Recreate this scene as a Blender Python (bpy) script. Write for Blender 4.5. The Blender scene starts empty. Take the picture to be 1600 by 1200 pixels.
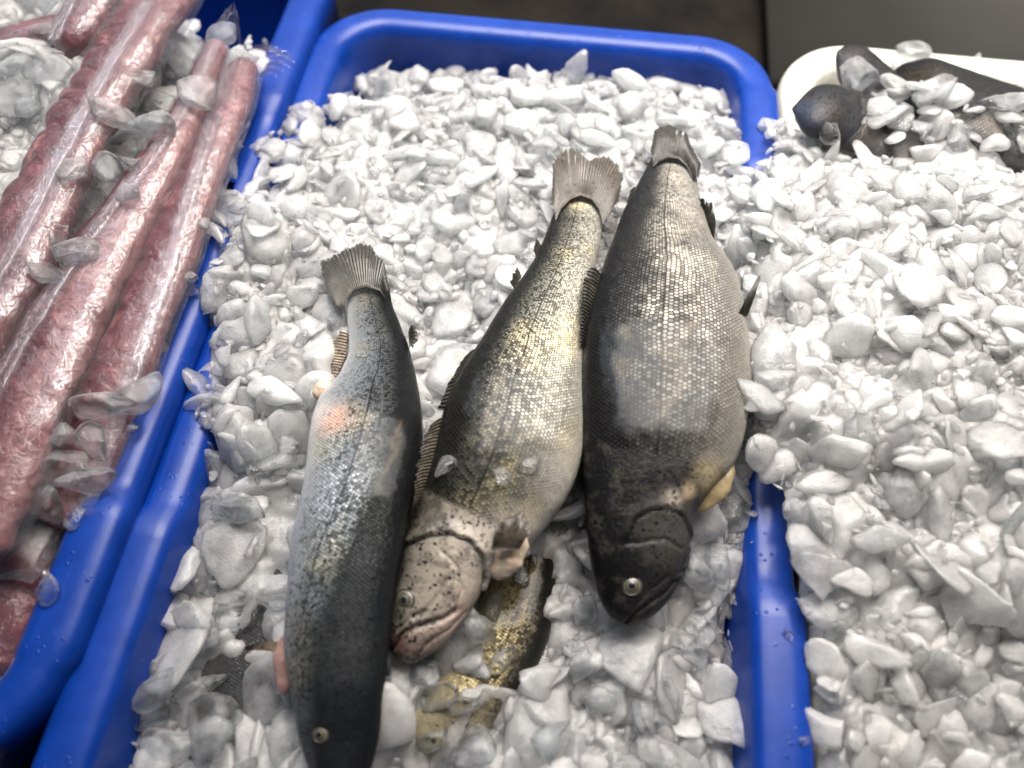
import bpy, bmesh, math, random
import numpy as np
from mathutils import Vector, Matrix
from mathutils.bvhtree import BVHTree

SC = bpy.context.scene
COL = SC.collection
R_ = math.radians

# ---------------------------------------------------------------- camera
F, CH = 1250.0, 0.42                    # focal length in px of a 1600 px wide frame, camera height over the rim (m)
RX = np.array([0.99197959, 0.11291696, -0.0568001])      # world axes in camera coords (x right, y down, z forward)
RZ = np.array([0.00634564, -0.49329719, -0.86983769])
RX /= np.linalg.norm(RX); RZ -= RX * RZ.dot(RX); RZ /= np.linalg.norm(RZ)
RY = np.cross(RZ, RX)
RM = np.array([RX, RY, RZ])
CAMP = np.array([0, 0, CH])


def P(x, y, z=0.0):
    r = RM @ np.array([x - 800.0, y - 600.0, F])
    return r * ((z - CH) / r[2]) + CAMP


def proj(p):
    q = (np.asarray(p) - CAMP) @ RM
    return np.stack([q[..., 0] / q[..., 2] * F + 800, q[..., 1] / q[..., 2] * F + 600], -1)


cam = bpy.data.cameras.new('camera')
camo = bpy.data.objects.new('camera', cam)
COL.objects.link(camo)
cam.sensor_width = 36
cam.lens = 36 * F / 1600
cam.clip_start = 0.01
cam.clip_end = 50
mw = Matrix.Identity(4)
for i in range(3):
    mw[i][0] = RM[i, 0]; mw[i][1] = -RM[i, 1]; mw[i][2] = -RM[i, 2]; mw[i][3] = CAMP[i]
camo.matrix_world = mw
cam.dof.use_dof = True
cam.dof.focus_distance = 0.475
cam.dof.aperture_fstop = 3.6
SC.camera = camo

# ---------------------------------------------------------------- world, lamps, exposure
w = bpy.data.worlds.new('World')
SC.world = w
w.use_nodes = True
_bg = w.node_tree.nodes['Background']
_tc = w.node_tree.nodes.new('ShaderNodeTexCoord')
_sp = w.node_tree.nodes.new('ShaderNodeSeparateXYZ')
_rp = w.node_tree.nodes.new('ShaderNodeValToRGB')
w.node_tree.links.new(_tc.outputs['Generated'], _sp.inputs[0])
w.node_tree.links.new(_sp.outputs[1], _rp.inputs[0])     # the hall is open and light beyond the counter, dark behind the buyer
_rp.color_ramp.elements[0].position = 0.25; _rp.color_ramp.elements[0].color = (.03, .031, .034, 1)
_rp.color_ramp.elements[1].position = 0.9; _rp.color_ramp.elements[1].color = (.72, .73, .74, 1)
w.node_tree.links.new(_rp.outputs[0], _bg.inputs[0])
_bg.inputs[1].default_value = 1.0


def area(name, loc, to, sx, sy, power, col):
    l = bpy.data.lights.new(name, 'AREA')
    l.shape = 'RECTANGLE'; l.size = sx; l.size_y = sy; l.energy = power; l.color = col
    o = bpy.data.objects.new(name, l); COL.objects.link(o)
    o.location = loc
    o.rotation_euler = (Vector(to) - Vector(loc)).to_track_quat('-Z', 'Y').to_euler()
    return o


_l = area('display_lamp', (0.13, 0.68, 0.90), (0.13, 0.48, 0), 1.0, 0.60, 11.4, (1, 0.98, 0.955))
_l.data.spread = R_(95)
area('warm_lamp', (0.34, 0.95, 1.25), (0.05, 0.25, 0), 0.09, 0.95, 7.5, (1, 0.72, 0.40))
area('warm_lamp', (-0.35, 1.05, 1.25), (-0.25, 0.25, 0), 0.04, 0.45, 3.0, (1, 0.78, 0.48))
area('window_light', (-0.75, 0.95, 1.35), (0.0, 0.2, 0), 0.50, 1.05, 6.5, (0.74, 0.84, 1.0))

vs = SC.view_settings
SC.display_settings.display_device = 'sRGB'
vs.view_transform = 'Standard'; vs.look = 'None'; vs.gamma = 1; vs.exposure = 0.0
vs.use_curve_mapping = False
SC.cycles.max_bounces = 12
SC.cycles.diffuse_bounces = 7
SC.cycles.glossy_bounces = 4
SC.cycles.transmission_bounces = 10
SC.cycles.transparent_max_bounces = 10
SC.cycles.caustics_reflective = False
SC.cycles.use_denoising = True
SC.cycles.sample_clamp_indirect = 4

# ---------------------------------------------------------------- helpers
rs = np.random.RandomState(7)
random.seed(7)


def hash3(ix, iy, iz, seed):
    n = (ix * 374761393 + iy * 668265263 + iz * 2147483647 + seed * 1274126177) & 0xffffffff
    n = ((n ^ (n >> 13)) * 1274126177) & 0xffffffff
    n = (n ^ (n >> 16)) & 0xffffffff
    return n / 4294967295.0


def noise(p, freq=1.0, seed=0):
    """value noise, -1..1, vectorised"""
    p = np.asarray(p, float) * freq + 1000.0
    i = np.floor(p).astype(np.int64); f = p - i
    f = f * f * (3 - 2 * f)
    r = 0
    for dx in (0, 1):
        for dy in (0, 1):
            for dz in (0, 1):
                wgt = (f[..., 0] if dx else 1 - f[..., 0]) * (f[..., 1] if dy else 1 - f[..., 1]) * (f[..., 2] if dz else 1 - f[..., 2])
                r = r + wgt * hash3(i[..., 0] + dx, i[..., 1] + dy, i[..., 2] + dz, seed)
    return r * 2 - 1


def fbm(p, freq, seed=0, octs=3):
    a, s, t = 1.0, 0, 0
    for k in range(octs):
        s = s + a * noise(p, freq * 2 ** k, seed + k); t += a; a *= .5
    return s / t


def mesh_obj(name, verts, faces, mat, parent=None, smooth=True):
    me = bpy.data.meshes.new(name)
    verts = np.asarray(verts, np.float32)
    me.vertices.add(len(verts)); me.vertices.foreach_set('co', verts.ravel())
    if isinstance(faces, np.ndarray):
        k = faces.shape[1]; nf = len(faces)
        me.loops.add(nf * k); me.loops.foreach_set('vertex_index', faces.astype(np.int32).ravel())
        me.polygons.add(nf); me.polygons.foreach_set('loop_start', np.arange(nf, dtype=np.int32) * k)
    else:
        tot = sum(len(f) for f in faces)
        me.loops.add(tot); me.loops.foreach_set('vertex_index', np.array([i for f in faces for i in f], np.int32))
        st = np.cumsum([0] + [len(f) for f in faces[:-1]]).astype(np.int32)
        me.polygons.add(len(faces)); me.polygons.foreach_set('loop_start', st)
    me.update(calc_edges=True)
    if smooth:
        me.polygons.foreach_set('use_smooth', np.ones(len(me.polygons), bool))
    me.validate()
    me.materials.append(mat)
    o = bpy.data.objects.new(name, me); COL.objects.link(o)
    if parent:
        o.parent = parent
    return o


def grid_faces(nr, nc, wrap=False):
    i, j = np.meshgrid(np.arange(nr - 1), np.arange(nc if wrap else nc - 1), indexing='ij')
    j2 = (j + 1) % nc
    return np.stack([i * nc + j, i * nc + j2, (i + 1) * nc + j2, (i + 1) * nc + j], -1).reshape(-1, 4)


def tag(o, label=None, cat=None, group=None, kind=None):
    if label: o['label'] = label
    if cat: o['category'] = cat
    if group: o['group'] = group
    if kind: o['kind'] = kind
    return o


def empty(name, loc=(0, 0, 0)):
    o = bpy.data.objects.new(name, None); COL.objects.link(o); o.empty_display_size = .02
    return o


def inpoly(pt, poly):
    x, y = pt[..., 0], pt[..., 1]
    ins = np.zeros(x.shape, bool)
    n = len(poly)
    for i in range(n):
        x1, y1 = poly[i]; x2, y2 = poly[(i + 1) % n]
        if y1 == y2: continue
        c = ((y1 > y) != (y2 > y)) & (x < (x2 - x1) * (y - y1) / (y2 - y1) + x1)
        ins ^= c
    return ins


def resample(pts, n):
    pts = np.asarray(pts, float)
    d = np.r_[0, np.cumsum(np.linalg.norm(np.diff(pts, axis=0), axis=1))]
    t = np.linspace(0, d[-1], n)
    return np.stack([np.interp(t, d, pts[:, k]) for k in range(pts.shape[1])], -1)


# ---------------------------------------------------------------- material helper
class Mat:
    def __init__(s, name):
        s.m = bpy.data.materials.new(name); s.m.use_nodes = True
        s.t = s.m.node_tree; s.t.nodes.clear()
        s.out = s.n('ShaderNodeOutputMaterial')

    def n(s, typ, **kw):
        nd = s.t.nodes.new(typ)
        for k, v in kw.items(): setattr(nd, k, v)
        return nd

    def put(s, sock, v):
        if v is None: return
        if isinstance(v, bpy.types.NodeSocket): s.t.links.new(v, sock)
        elif isinstance(v, (tuple, list)) and len(v) == 3 and sock.type == 'RGBA': sock.default_value = (*v, 1)
        else: sock.default_value = v

    def math(s, op, a, b=None, c=None, clamp=False):
        nd = s.n('ShaderNodeMath', operation=op, use_clamp=clamp)
        s.put(nd.inputs[0], a); s.put(nd.inputs[1], b); s.put(nd.inputs[2], c)
        return nd.outputs[0]

    def vm(s, op, a, b=None, scale=None):
        nd = s.n('ShaderNodeVectorMath', operation=op)
        s.put(nd.inputs[0], a)
        if b is not None: s.put(nd.inputs[1], b)
        if scale is not None: s.put(nd.inputs[3], scale)
        return nd.outputs[1] if op in ('LENGTH', 'DOT_PRODUCT') else nd.outputs[0]

    def mixc(s, f, a, b, blend='MIX'):
        nd = s.n('ShaderNodeMix', data_type='RGBA', blend_type=blend)
        s.put(nd.inputs[0], f); s.put(nd.inputs[6], a); s.put(nd.inputs[7], b)
        return nd.outputs[2]

    def mixf(s, f, a, b):
        nd = s.n('ShaderNodeMix', data_type='FLOAT')
        s.put(nd.inputs[0], f); s.put(nd.inputs[2], a); s.put(nd.inputs[3], b)
        return nd.outputs[0]

    def ramp(s, f, pts):
        nd = s.n('ShaderNodeValToRGB')
        el = nd.color_ramp.elements
        while len(el) < len(pts): el.new(0.5)
        for e, (p, c) in zip(el, pts):
            e.position = p; e.color = (*c, 1) if len(c) == 3 else c
        s.put(nd.inputs[0], f)
        return nd.outputs[0]

    def step(s, f, lo, hi, a=0.0, b=1.0):
        nd = s.n('ShaderNodeMapRange', interpolation_type='SMOOTHSTEP')
        s.put(nd.inputs[0], f)
        for k, v in zip((1, 2, 3, 4), (lo, hi, a, b)): s.put(nd.inputs[k], v)
        return nd.outputs[0]

    def noise(s, vec, scale, detail=2, rough=.5, dist=0.0, out=0):
        nd = s.n('ShaderNodeTexNoise'); s.put(nd.inputs['Vector'], vec)
        nd.inputs['Scale'].default_value = scale; nd.inputs['Detail'].default_value = detail
        nd.inputs['Roughness'].default_value = rough; nd.inputs['Distortion'].default_value = dist
        return nd.outputs[out]

    def voro(s, vec, scale, feature='F1', rnd=1.0, out='Distance'):
        nd = s.n('ShaderNodeTexVoronoi', feature=feature); s.put(nd.inputs['Vector'], vec)
        nd.inputs['Scale'].default_value = scale; nd.inputs['Randomness'].default_value = rnd
        return nd.outputs[out]

    def attr(s, name, out='Fac'):
        return s.n('ShaderNodeAttribute', attribute_name=name).outputs[out]

    def bump(s, h, strength, dist, normal=None):
        nd = s.n('ShaderNodeBump'); s.put(nd.inputs['Height'], h)
        nd.inputs['Strength'].default_value = strength; nd.inputs['Distance'].default_value = dist
        s.put(nd.inputs['Normal'], normal)
        return nd.outputs[0]

    def geo(s, out='Position'):
        return s.n('ShaderNodeNewGeometry').outputs[out]

    def bsdf(s, **kw):
        nd = s.n('ShaderNodeBsdfPrincipled')
        for k, v in kw.items():
            s.put(nd.inputs[k.replace('_', ' ')], v)
        return nd.outputs[0]

    def mixs(s, f, a, b):
        nd = s.n('ShaderNodeMixShader'); s.put(nd.inputs[0], f)
        s.t.links.new(a, nd.inputs[1]); s.t.links.new(b, nd.inputs[2])
        return nd.outputs[0]

    def done(s, sh):
        s.t.links.new(sh, s.out.inputs[0]); return s.m


# ---------------------------------------------------------------- materials
def ice_material(name, clear, tint=(0.86, 0.875, 0.885)):
    m = Mat(name)
    tc = m.geo('Position')
    rnd = m.geo('Random Per Island')
    n1 = m.noise(tc, 140, 4, .6)
    n2 = m.noise(tc, 620, 3, .65)
    n3 = m.voro(tc, 900)
    n4 = m.noise(tc, 2300, 2, .6)
    h = m.math('ADD', m.math('MULTIPLY', n1, .16), m.math('ADD', m.math('MULTIPLY', n2, .72), m.math('ADD', m.math('MULTIPLY', n3, .3), m.math('MULTIPLY', n4, .22))))
    nrm = m.bump(h, .45, .0013)
    rough = m.math('ADD', .10, m.math('MULTIPLY', m.noise(tc, 300, 2), .26))
    lw = m.n('ShaderNodeLayerWeight'); lw.inputs[0].default_value = .35; m.put(lw.inputs[1], nrm)
    df = m.n('ShaderNodeBsdfDiffuse'); m.put(df.inputs[0], tint); m.put(df.inputs['Normal'], nrm)
    tl = m.n('ShaderNodeBsdfTranslucent'); m.put(tl.inputs[0], tint); m.put(tl.inputs['Normal'], nrm)
    sss = m.bsdf(Base_Color=tint, Roughness=.6, IOR=1.31, Subsurface_Weight=1.0, Subsurface_Scale=0.008, Subsurface_Radius=(.9, 1.0, 1.0), Specular_IOR_Level=0.0, Normal=nrm)
    milky = m.mixs(m.math('MULTIPLY', m.math('ADD', m.math('MULTIPLY', m.attr('clearness'), 2.0), .1, clamp=True), .40), sss, tl.outputs[0])
    tr = m.n('ShaderNodeBsdfTransparent'); m.put(tr.inputs[0], (.97, .985, 1))
    rf = m.n('ShaderNodeBsdfRefraction'); m.put(rf.inputs[0], (.97, .985, 1)); m.put(rf.inputs['Roughness'], .13); rf.inputs['IOR'].default_value = 1.28; m.put(rf.inputs['Normal'], nrm)
    cloud = m.noise(tc, 85, 3, .6)
    f = m.math('ADD', m.math('MULTIPLY', rnd, clear * .62), m.math('ADD', .24, m.math('MULTIPLY', m.step(cloud, .2, .8), clear * .40)))
    f = m.math('MULTIPLY', f, m.attr('clearness'))
    f = m.math('MULTIPLY', f, m.math('SUBTRACT', 1.0, m.math('MULTIPLY', lw.outputs[1], .55)), clamp=True)
    body = m.mixs(f, milky, m.mixs(.72, tr.outputs[0], rf.outputs[0]))
    gl = m.n('ShaderNodeBsdfGlossy'); m.put(gl.inputs['Roughness'], m.math('MULTIPLY', rough, .8)); m.put(gl.inputs['Normal'], nrm)
    fr = m.math('ADD', .05, m.math('MULTIPLY', m.math('POWER', lw.outputs[1], 3.0), .5))
    return m.done(m.mixs(fr, body, gl.outputs[0]))


ICE = ice_material('crushed_ice', .8, (.955, .958, .95))
ICE_R = ice_material('wet_crushed_ice', .75, (.96, .955, .935))
ICE_CLEAR = ice_material('clear_ice', 1.05)


def plastic(name, col, rough=.3):
    m = Mat(name)
    tc = m.geo('Position')
    n = m.noise(tc, 60, 4, .6)
    scr = m.noise(m.vm('MULTIPLY', tc, (900, 25, 100)), 1.0, 3, .7)
    c = m.mixc(m.step(n, .3, .75), tuple(x * .8 for x in col), col)
    c = m.mixc(m.step(scr, .62, .8, 0, .18), c, tuple(min(1, x + .18) for x in col))
    drops = m.voro(tc, 230)
    dm = m.step(drops, .10, .24, 1, 0)
    gate = m.step(m.noise(tc, 45, 2), .52, .66)
    h = m.math('ADD', m.math('MULTIPLY', n, .25), m.math('MULTIPLY', dm, gate))
    nr = m.bump(h, .5, .0011)
    r = m.math('ADD', rough - .06, m.math('MULTIPLY', n, .14))
    return m.done(m.bsdf(Base_Color=c, Roughness=r, Specular_IOR_Level=.32, Normal=nr))


BLUE = plastic('blue_plastic', (0.002, 0.034, 0.25), .34)
WHITE = plastic('white_plastic', (0.72, 0.70, 0.62), .34)
BLACK = Mat('slot_shade_black'); BLACK = BLACK.done(BLACK.bsdf(Base_Color=(.004, .004, .006), Roughness=.8))  # near-black colour standing in for the shade inside the rim slots


def steel():
    m = Mat('brushed_steel')
    tc = m.geo('Position')
    n = m.noise(m.vm('MULTIPLY', tc, (3, 60, 60)), 4, 3, .6)
    n2 = m.noise(tc, 6, 3, .6)
    c = m.mixc(n2, (.022, .02, .017), (.06, .056, .05))
    return m.done(m.bsdf(Base_Color=c, Metallic=.6, Roughness=m.math('ADD', .42, m.math('MULTIPLY', n, .2))))


STEEL = steel()


def dark_stone():
    m = Mat('dark_counter')
    tc = m.geo('Position')
    n = m.noise(tc, 14, 4, .6)
    return m.done(m.bsdf(Base_Color=m.ramp(n, [(.35, (.003, .003, .004)), (.65, (.014, .011, .008))]), Roughness=.55, Specular_IOR_Level=.08))


DARK = dark_stone()

# ---------------------------------------------------------------- setting: counter top and back panel
FACES6 = [(0, 1, 2, 3), (7, 6, 5, 4), (0, 4, 5, 1), (1, 5, 6, 2), (2, 6, 7, 3), (3, 7, 4, 0)]


def box(x0, x1, y0, y1, z0, z1):
    v = [(x0, y0, z0), (x0, y1, z0), (x1, y1, z0), (x1, y0, z0), (x0, y0, z1), (x0, y1, z1), (x1, y1, z1), (x1, y0, z1)]
    return v, FACES6


v, f = box(-2.0, 2.0, -.6, 2.2, -.17, -.125)
o = mesh_obj('ground', v, [tuple(reversed(q)) for q in f], DARK, smooth=False); tag(o, 'dark wet counter top under the trays', None, kind='structure')
v, f = box(.17, 2.0, .66, 2.2, -.122, -.10)
o = mesh_obj('steel_counter', v, [tuple(reversed(q)) for q in f], STEEL, smooth=False); tag(o, 'dull steel counter sheet behind the white tray', None, kind='structure')


# ---------------------------------------------------------------- trays
def smooth(x, a, b):
    t = np.clip((x - a) / (b - a), 0, 1); return t * t * (3 - 2 * t)


def tray(name, x0, x1, y0, y1, zt, depth, mat, r=.06, ends=None, slots=()):
    prof = [(.004, -.040), (.0005, -.040), (0, -.012), (.001, -.006), (.0035, -.002), (.0075, -.0003), (.012, 0), (.0165, 0),
            (.0205, -.0008), (.0245, -.003), (.027, -.0075), (.0285, -.014), (.032, -.045), (.038, -depth + .02), (.043, -depth + .008), (.055, -depth), (.09, -depth - .001)]
    ys = sorted(set([y0 + r + (y1 - y0 - 2 * r) * k / 60 for k in range(61)] + [q for s in slots for q in s]))
    xs = np.linspace(x0 + r, x1 - r, 30)
    loop = []
    for y in ys: loop.append((x1, y, 1, 0))
    for k in range(1, 16): a = k / 16 * math.pi / 2; loop.append((x1 - r, y1 - r, math.cos(a), math.sin(a)))
    for x in xs[::-1]: loop.append((x, y1, 0, 1))
    for k in range(1, 16): a = k / 16 * math.pi / 2; loop.append((x0 + r, y1 - r, -math.sin(a), math.cos(a)))
    for y in ys[::-1]: loop.append((x0, y, -1, 0))
    for k in range(1, 16): a = k / 16 * math.pi / 2; loop.append((x0 + r, y0 + r, -math.cos(a), -math.sin(a)))
    for x in xs: loop.append((x, y0, 0, -1))
    for k in range(1, 16): a = k / 16 * math.pi / 2; loop.append((x1 - r, y0 + r, math.sin(a), -math.cos(a)))
    V = []
    for d, z in prof:
        for (cx, cy, nx, ny) in loop:
            if abs(nx) == 1 or abs(ny) == 1:
                x, y = cx - nx * d, cy - ny * d
            else:
                q = max(r - d, .004); x, y = cx + nx * q, cy + ny * q
            zz = zt + z
            if ends and z > -.03:
                e = max(float(smooth(y, ends[1] - .0035, ends[1] + .0035)), 1 - float(smooth(y, ends[0] - .0035, ends[0] + .0035)))
                k_ = 1 if z > -.02 else 0
                zz += .0065 * e * k_
                if nx and abs(nx) == 1 and d < .026: x -= -nx * .0035 * e * (1 if d < .014 else -.35)
            V.append((x, y, zz))
    n = len(loop)
    Fc = []
    slotpos = []
    for i in range(len(prof) - 1):
        for j in range(n):
            j2 = (j + 1) % n
            if i in (6, 7) and slots:
                a, b = loop[j], loop[j2]
                if a[2] == 1 and b[2] == 1 and any(s[0] - 1e-6 <= a[1] and b[1] <= s[1] + 1e-6 for s in slots):
                    slotpos.append((i * n + j, i * n + j2, (i + 1) * n + j2, (i + 1) * n + j)); continue
            Fc.append((i * n + j, i * n + j2, (i + 1) * n + j2, (i + 1) * n + j))
    last = (len(prof) - 1) * n
    V.append(((x0 + x1) / 2, (y0 + y1) / 2, zt - depth - .001)); c = len(V) - 1
    for j in range(n): Fc.append((last + j, last + (j + 1) % n, c))
    # slot walls
    for s in slots:
        xa, xb = x1 - .012, x1 - .0205
        b0 = len(V)
        for z in (0, -.008):
            for (x, y) in ((xa, s[0]), (xa, s[1]), (xb, s[1]), (xb, s[0])):
                V.append((x, y, zt + z))
        for k in range(4): Fc.append((b0 + k, b0 + (k + 1) % 4, b0 + 4 + (k + 1) % 4, b0 + 4 + k))
    root = empty(name)
    o = mesh_obj('tray_shell', V, Fc, mat, root)
    for s in slots:
        v, f = box(x1 - .0207, x1 - .0118, s[0] - .0003, s[1] + .0003, zt - .030, zt - .0082)
        mesh_obj('slot_shade', v, f, BLACK, root, False)  # solid black block painted as the shade down in the slot
    return root


yslot = [P(353, 318)[1], P(270, 545)[1]]
t_left = tag(tray('ice_tray', -.66, -.2215, -.012, .64, .012, .11, BLUE, ends=(P(200, 785, .012)[1], P(430, 178, .012)[1]), slots=[(q - .0095, q + .0095) for q in yslot]),
             'blue plastic tray holding ice and pink vacuum packed meat', 'tray')
t_mid = tag(tray('ice_tray', -.224, .139, -.16, .572, .0, .11, BLUE, ends=(P(1235, 920)[1], .42)),
            'blue plastic tray holding ice and the three silver trout', 'tray')
t_right = tag(tray('ice_tray', .146, .56, -.20, .590, -.004, .11, WHITE), 'white plastic tray heaped with ice and dark fish behind', 'tray')

# ---------------------------------------------------------------- fish material
def fish_material(name, back, flank, belly, head, gold=(.75, .6, .3), spots=.5, metal=.7, shift=0.0, coat=.22, dull=.15):
    m = Mat(name)
    c = m.attr('fc'); t = m.attr('ft'); scaly = m.attr('scaly')
    u = m.attr('fu'); vv = m.attr('fv')
    pos = m.geo('Position')
    warp = m.noise(pos, 45, 2, out=1)
    comb = m.n('ShaderNodeCombineXYZ'); m.put(comb.inputs[0], u); m.put(comb.inputs[1], vv)
    p = m.vm('ADD', comb.outputs[0], m.vm('MULTIPLY', m.vm('SUBTRACT', warp, (.5, .5, .5)), (1.6, 1.6, 0)))
    S = (1.0, 1.7320508, 1e6)
    def cell(q):
        k = m.vm('FLOOR', m.vm('ADD', m.vm('DIVIDE', q, S), (.5, .5, .5)))
        return m.vm('SUBTRACT', q, m.vm('MULTIPLY', k, S))
    a = cell(p); b = cell(m.vm('SUBTRACT', p, (.5, .8660254, 0)))
    la, lb = m.vm('LENGTH', a), m.vm('LENGTH', b)
    sel = m.math('GREATER_THAN', la, lb)
    g = m.n('ShaderNodeMix', data_type='VECTOR'); m.put(g.inputs[0], sel); m.put(g.inputs[4], a); m.put(g.inputs[5], b)
    g = g.outputs[1]
    cid = m.vm('SUBTRACT', p, g)
    wn = m.n('ShaderNodeTexWhiteNoise', noise_dimensions='3D')
    m.put(wn.inputs[0], m.vm('ADD', m.vm('FLOOR', m.vm('ADD', m.vm('MULTIPLY', cid, (2, 1.1547, 0)), (.5, .5, .5))), (3, 7, 1)))
    rv, rc = wn.outputs[0], wn.outputs[1]
    sep = m.n('ShaderNodeSeparateXYZ'); m.put(sep.inputs[0], g); gx, gy = sep.outputs[0], sep.outputs[1]
    sc = m.n('ShaderNodeSeparateXYZ'); m.put(sc.inputs[0], rc)
    ln = m.vm('LENGTH', g)
    edge = m.step(ln, .38, .53)
    h = m.math('MULTIPLY', gx, .75)
    h = m.math('ADD', h, m.math('MULTIPLY', gx, m.math('SUBTRACT', m.math('MULTIPLY', sc.outputs[0], .4), .2)))
    h = m.math('ADD', h, m.math('MULTIPLY', gy, m.math('SUBTRACT', m.math('MULTIPLY', sc.outputs[1], .5), .25)))
    h = m.math('SUBTRACT', h, m.math('MULTIPLY', edge, .45))
    h = m.math('MULTIPLY', h, scaly)
    # colours
    big = m.noise(pos, 38, 4, .65); fine = m.noise(pos, 420, 3, .7)
    cj = m.math('SUBTRACT', m.math('ADD', c, m.math('MULTIPLY', m.math('SUBTRACT', big, .5), .15)), shift)
    base = m.ramp(cj, [(0, back), (.22, back), (.40, tuple(.5 * (x + y) for x, y in zip(back, flank))), (.52, flank), (.72, tuple(.5 * (x + y) for x, y in zip(belly, flank))), (.88, belly)])
    gm = m.step(m.noise(pos, 26, 3, .6), .46, .66)
    gz = m.math('MULTIPLY', m.step(c, .28, .5), m.step(c, .95, .7))
    base = m.mixc(m.math('MULTIPLY', m.math('MULTIPLY', gm, gz), .42), base, gold)
    # per-scale pigment: dark centre dots and dark outer edges
    base = m.mixc(m.math('MULTIPLY', m.math('MULTIPLY', edge, scaly), m.mixf(c, .95, .6)), base, tuple(x * .25 for x in back))
    pig = m.math('MULTIPLY', m.step(m.math('ADD', rv, m.math('MULTIPLY', fine, .6)), .75, 1.15), m.mixf(m.step(c, .35, .8), .75, .12))
    base = m.mixc(m.math('MULTIPLY', pig, scaly), base, tuple(x * .4 for x in back))
    # lateral line
    lj = m.math('ABSOLUTE', m.math('SUBTRACT', m.math('ADD', c, m.math('MULTIPLY', m.math('SUBTRACT', m.noise(pos, 60, 1), .5), .012)), .47))
    base = m.mixc(m.math('MULTIPLY', m.step(lj, .004, .009, .65, 0), scaly), base, tuple(x * .3 for x in back))
    # head skin, painted patches
    hd = m.ramp(cj, [(.1, back), (.42, head), (.9, tuple(min(1, x * 1.5) for x in head))])
    hd = m.mixc(m.step(fine, .45, .75, 0, .5), hd, tuple(x * .5 for x in head))
    base = m.mixc(scaly, hd, base)
    tint = m.n('ShaderNodeAttribute', attribute_name='tint')
    base = m.mixc(m.math('MULTIPLY', tint.outputs['Alpha'], m.mixf(m.step(fine, .3, .7), 1, .72)), base, tint.outputs['Color'])
    mot = m.math('MULTIPLY', m.math('MULTIPLY', m.step(m.noise(pos, 125, 5, .65), .47, .62), m.math('SUBTRACT', 1.0, scaly)), m.step(c, .95, .35, .1, .72))
    base = m.mixc(mot, base, (.035, .033, .027))
    # black spots
    sp = m.voro(m.vm('ADD', pos, m.vm('SCALE', m.noise(pos, 350, 2, out=1), scale=.004)), 330)
    sp = m.math('ADD', sp, m.math('MULTIPLY', m.math('SUBTRACT', m.noise(pos, 160, 2), .5), .5))
    spm = m.math('MULTIPLY', m.step(sp, .22, .38, 1, 0), m.step(m.noise(pos, 70, 2), .34, .46))
    spz = m.math('MULTIPLY', m.step(c, .85, .5), m.mixf(scaly, 1.0, spots))
    base = m.mixc(m.math('MULTIPLY', spm, spz), base, (.006, .006, .007))
    wetf = m.step(m.noise(pos, 90, 2), .35, .65)
    rough = m.math('ADD', m.math('MULTIPLY', rv, .12), m.mixf(wetf, .41, .37))
    rough = m.mixf(scaly, .34, rough)
    met = m.math('MULTIPLY', m.math('MULTIPLY', scaly, m.math('SUBTRACT', 1.0, m.math('MULTIPLY', tint.outputs['Alpha'], .8))), m.math('MULTIPLY', m.step(c, 1.0, .6, .25, 1), m.mixf(edge, metal, metal * .5)))
    dk = m.math('SUBTRACT', 1.0, m.math('MULTIPLY', m.math('MAXIMUM', tint.outputs['Alpha'], m.math('SUBTRACT', 1.0, scaly)), dull))
    hh = m.math('ADD', h, m.math('MULTIPLY', fine, m.mixf(scaly, .9, .22)))
    nr = m.bump(hh, .8, .00085)
    return m.done(m.bsdf(Base_Color=base, Metallic=met, Roughness=rough, Specular_IOR_Level=m.math('MULTIPLY', dk, .4), Coat_Weight=m.math('MULTIPLY', dk, coat), Coat_Roughness=.17, Normal=nr))


def fin_material(name, col, spot=(.01, .01, .01), alpha=.85):
    m = Mat(name)
    u = m.attr('ray'); l = m.attr('len')
    st = m.math('SINE', m.math('MULTIPLY', u, 6.28318))
    pos = m.geo('Position')
    fine = m.noise(pos, 300, 3, .7)
    c = m.mixc(m.math('MULTIPLY', m.step(st, -.6, .9), m.step(m.noise(pos, 120, 3), .3, .7)), tuple(x * .5 for x in col), tuple(min(1, x * 1.35) for x in col))
    c = m.mixc(m.step(l, .1, 1.0, 0, .55), c, tuple(x * .35 for x in col))
    c = m.mixc(m.math('MULTIPLY', m.step(m.voro(pos, 260), .2, .36, 1, 0), .7), c, spot)
    c = m.mixc(m.step(fine, .5, .8, 0, .35), c, (.25, .22, .18))
    h = m.math('ADD', st, m.math('MULTIPLY', fine, .8))
    nr = m.bump(h, .7, .0006)
    b = m.bsdf(Base_Color=c, Roughness=.33, Specular_IOR_Level=.6, Normal=nr)
    tr = m.n('ShaderNodeBsdfTransparent').outputs[0]
    return m.done(m.mixs(m.math('MULTIPLY', m.step(l, .3, 1.05, .0, .5), m.step(st, .6, -.6, .0, 1 - alpha + .35)), b, tr))


def simple(name, col, rough=.3, **kw):
    m = Mat(name)
    n = m.noise(m.geo('Position'), 320, 3, .6)
    c = m.mixc(m.step(n, .3, .7), tuple(x * .75 for x in col), col)
    return m.done(m.bsdf(Base_Color=c, Roughness=rough, Normal=m.bump(n, .4, .0006), **kw))


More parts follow.
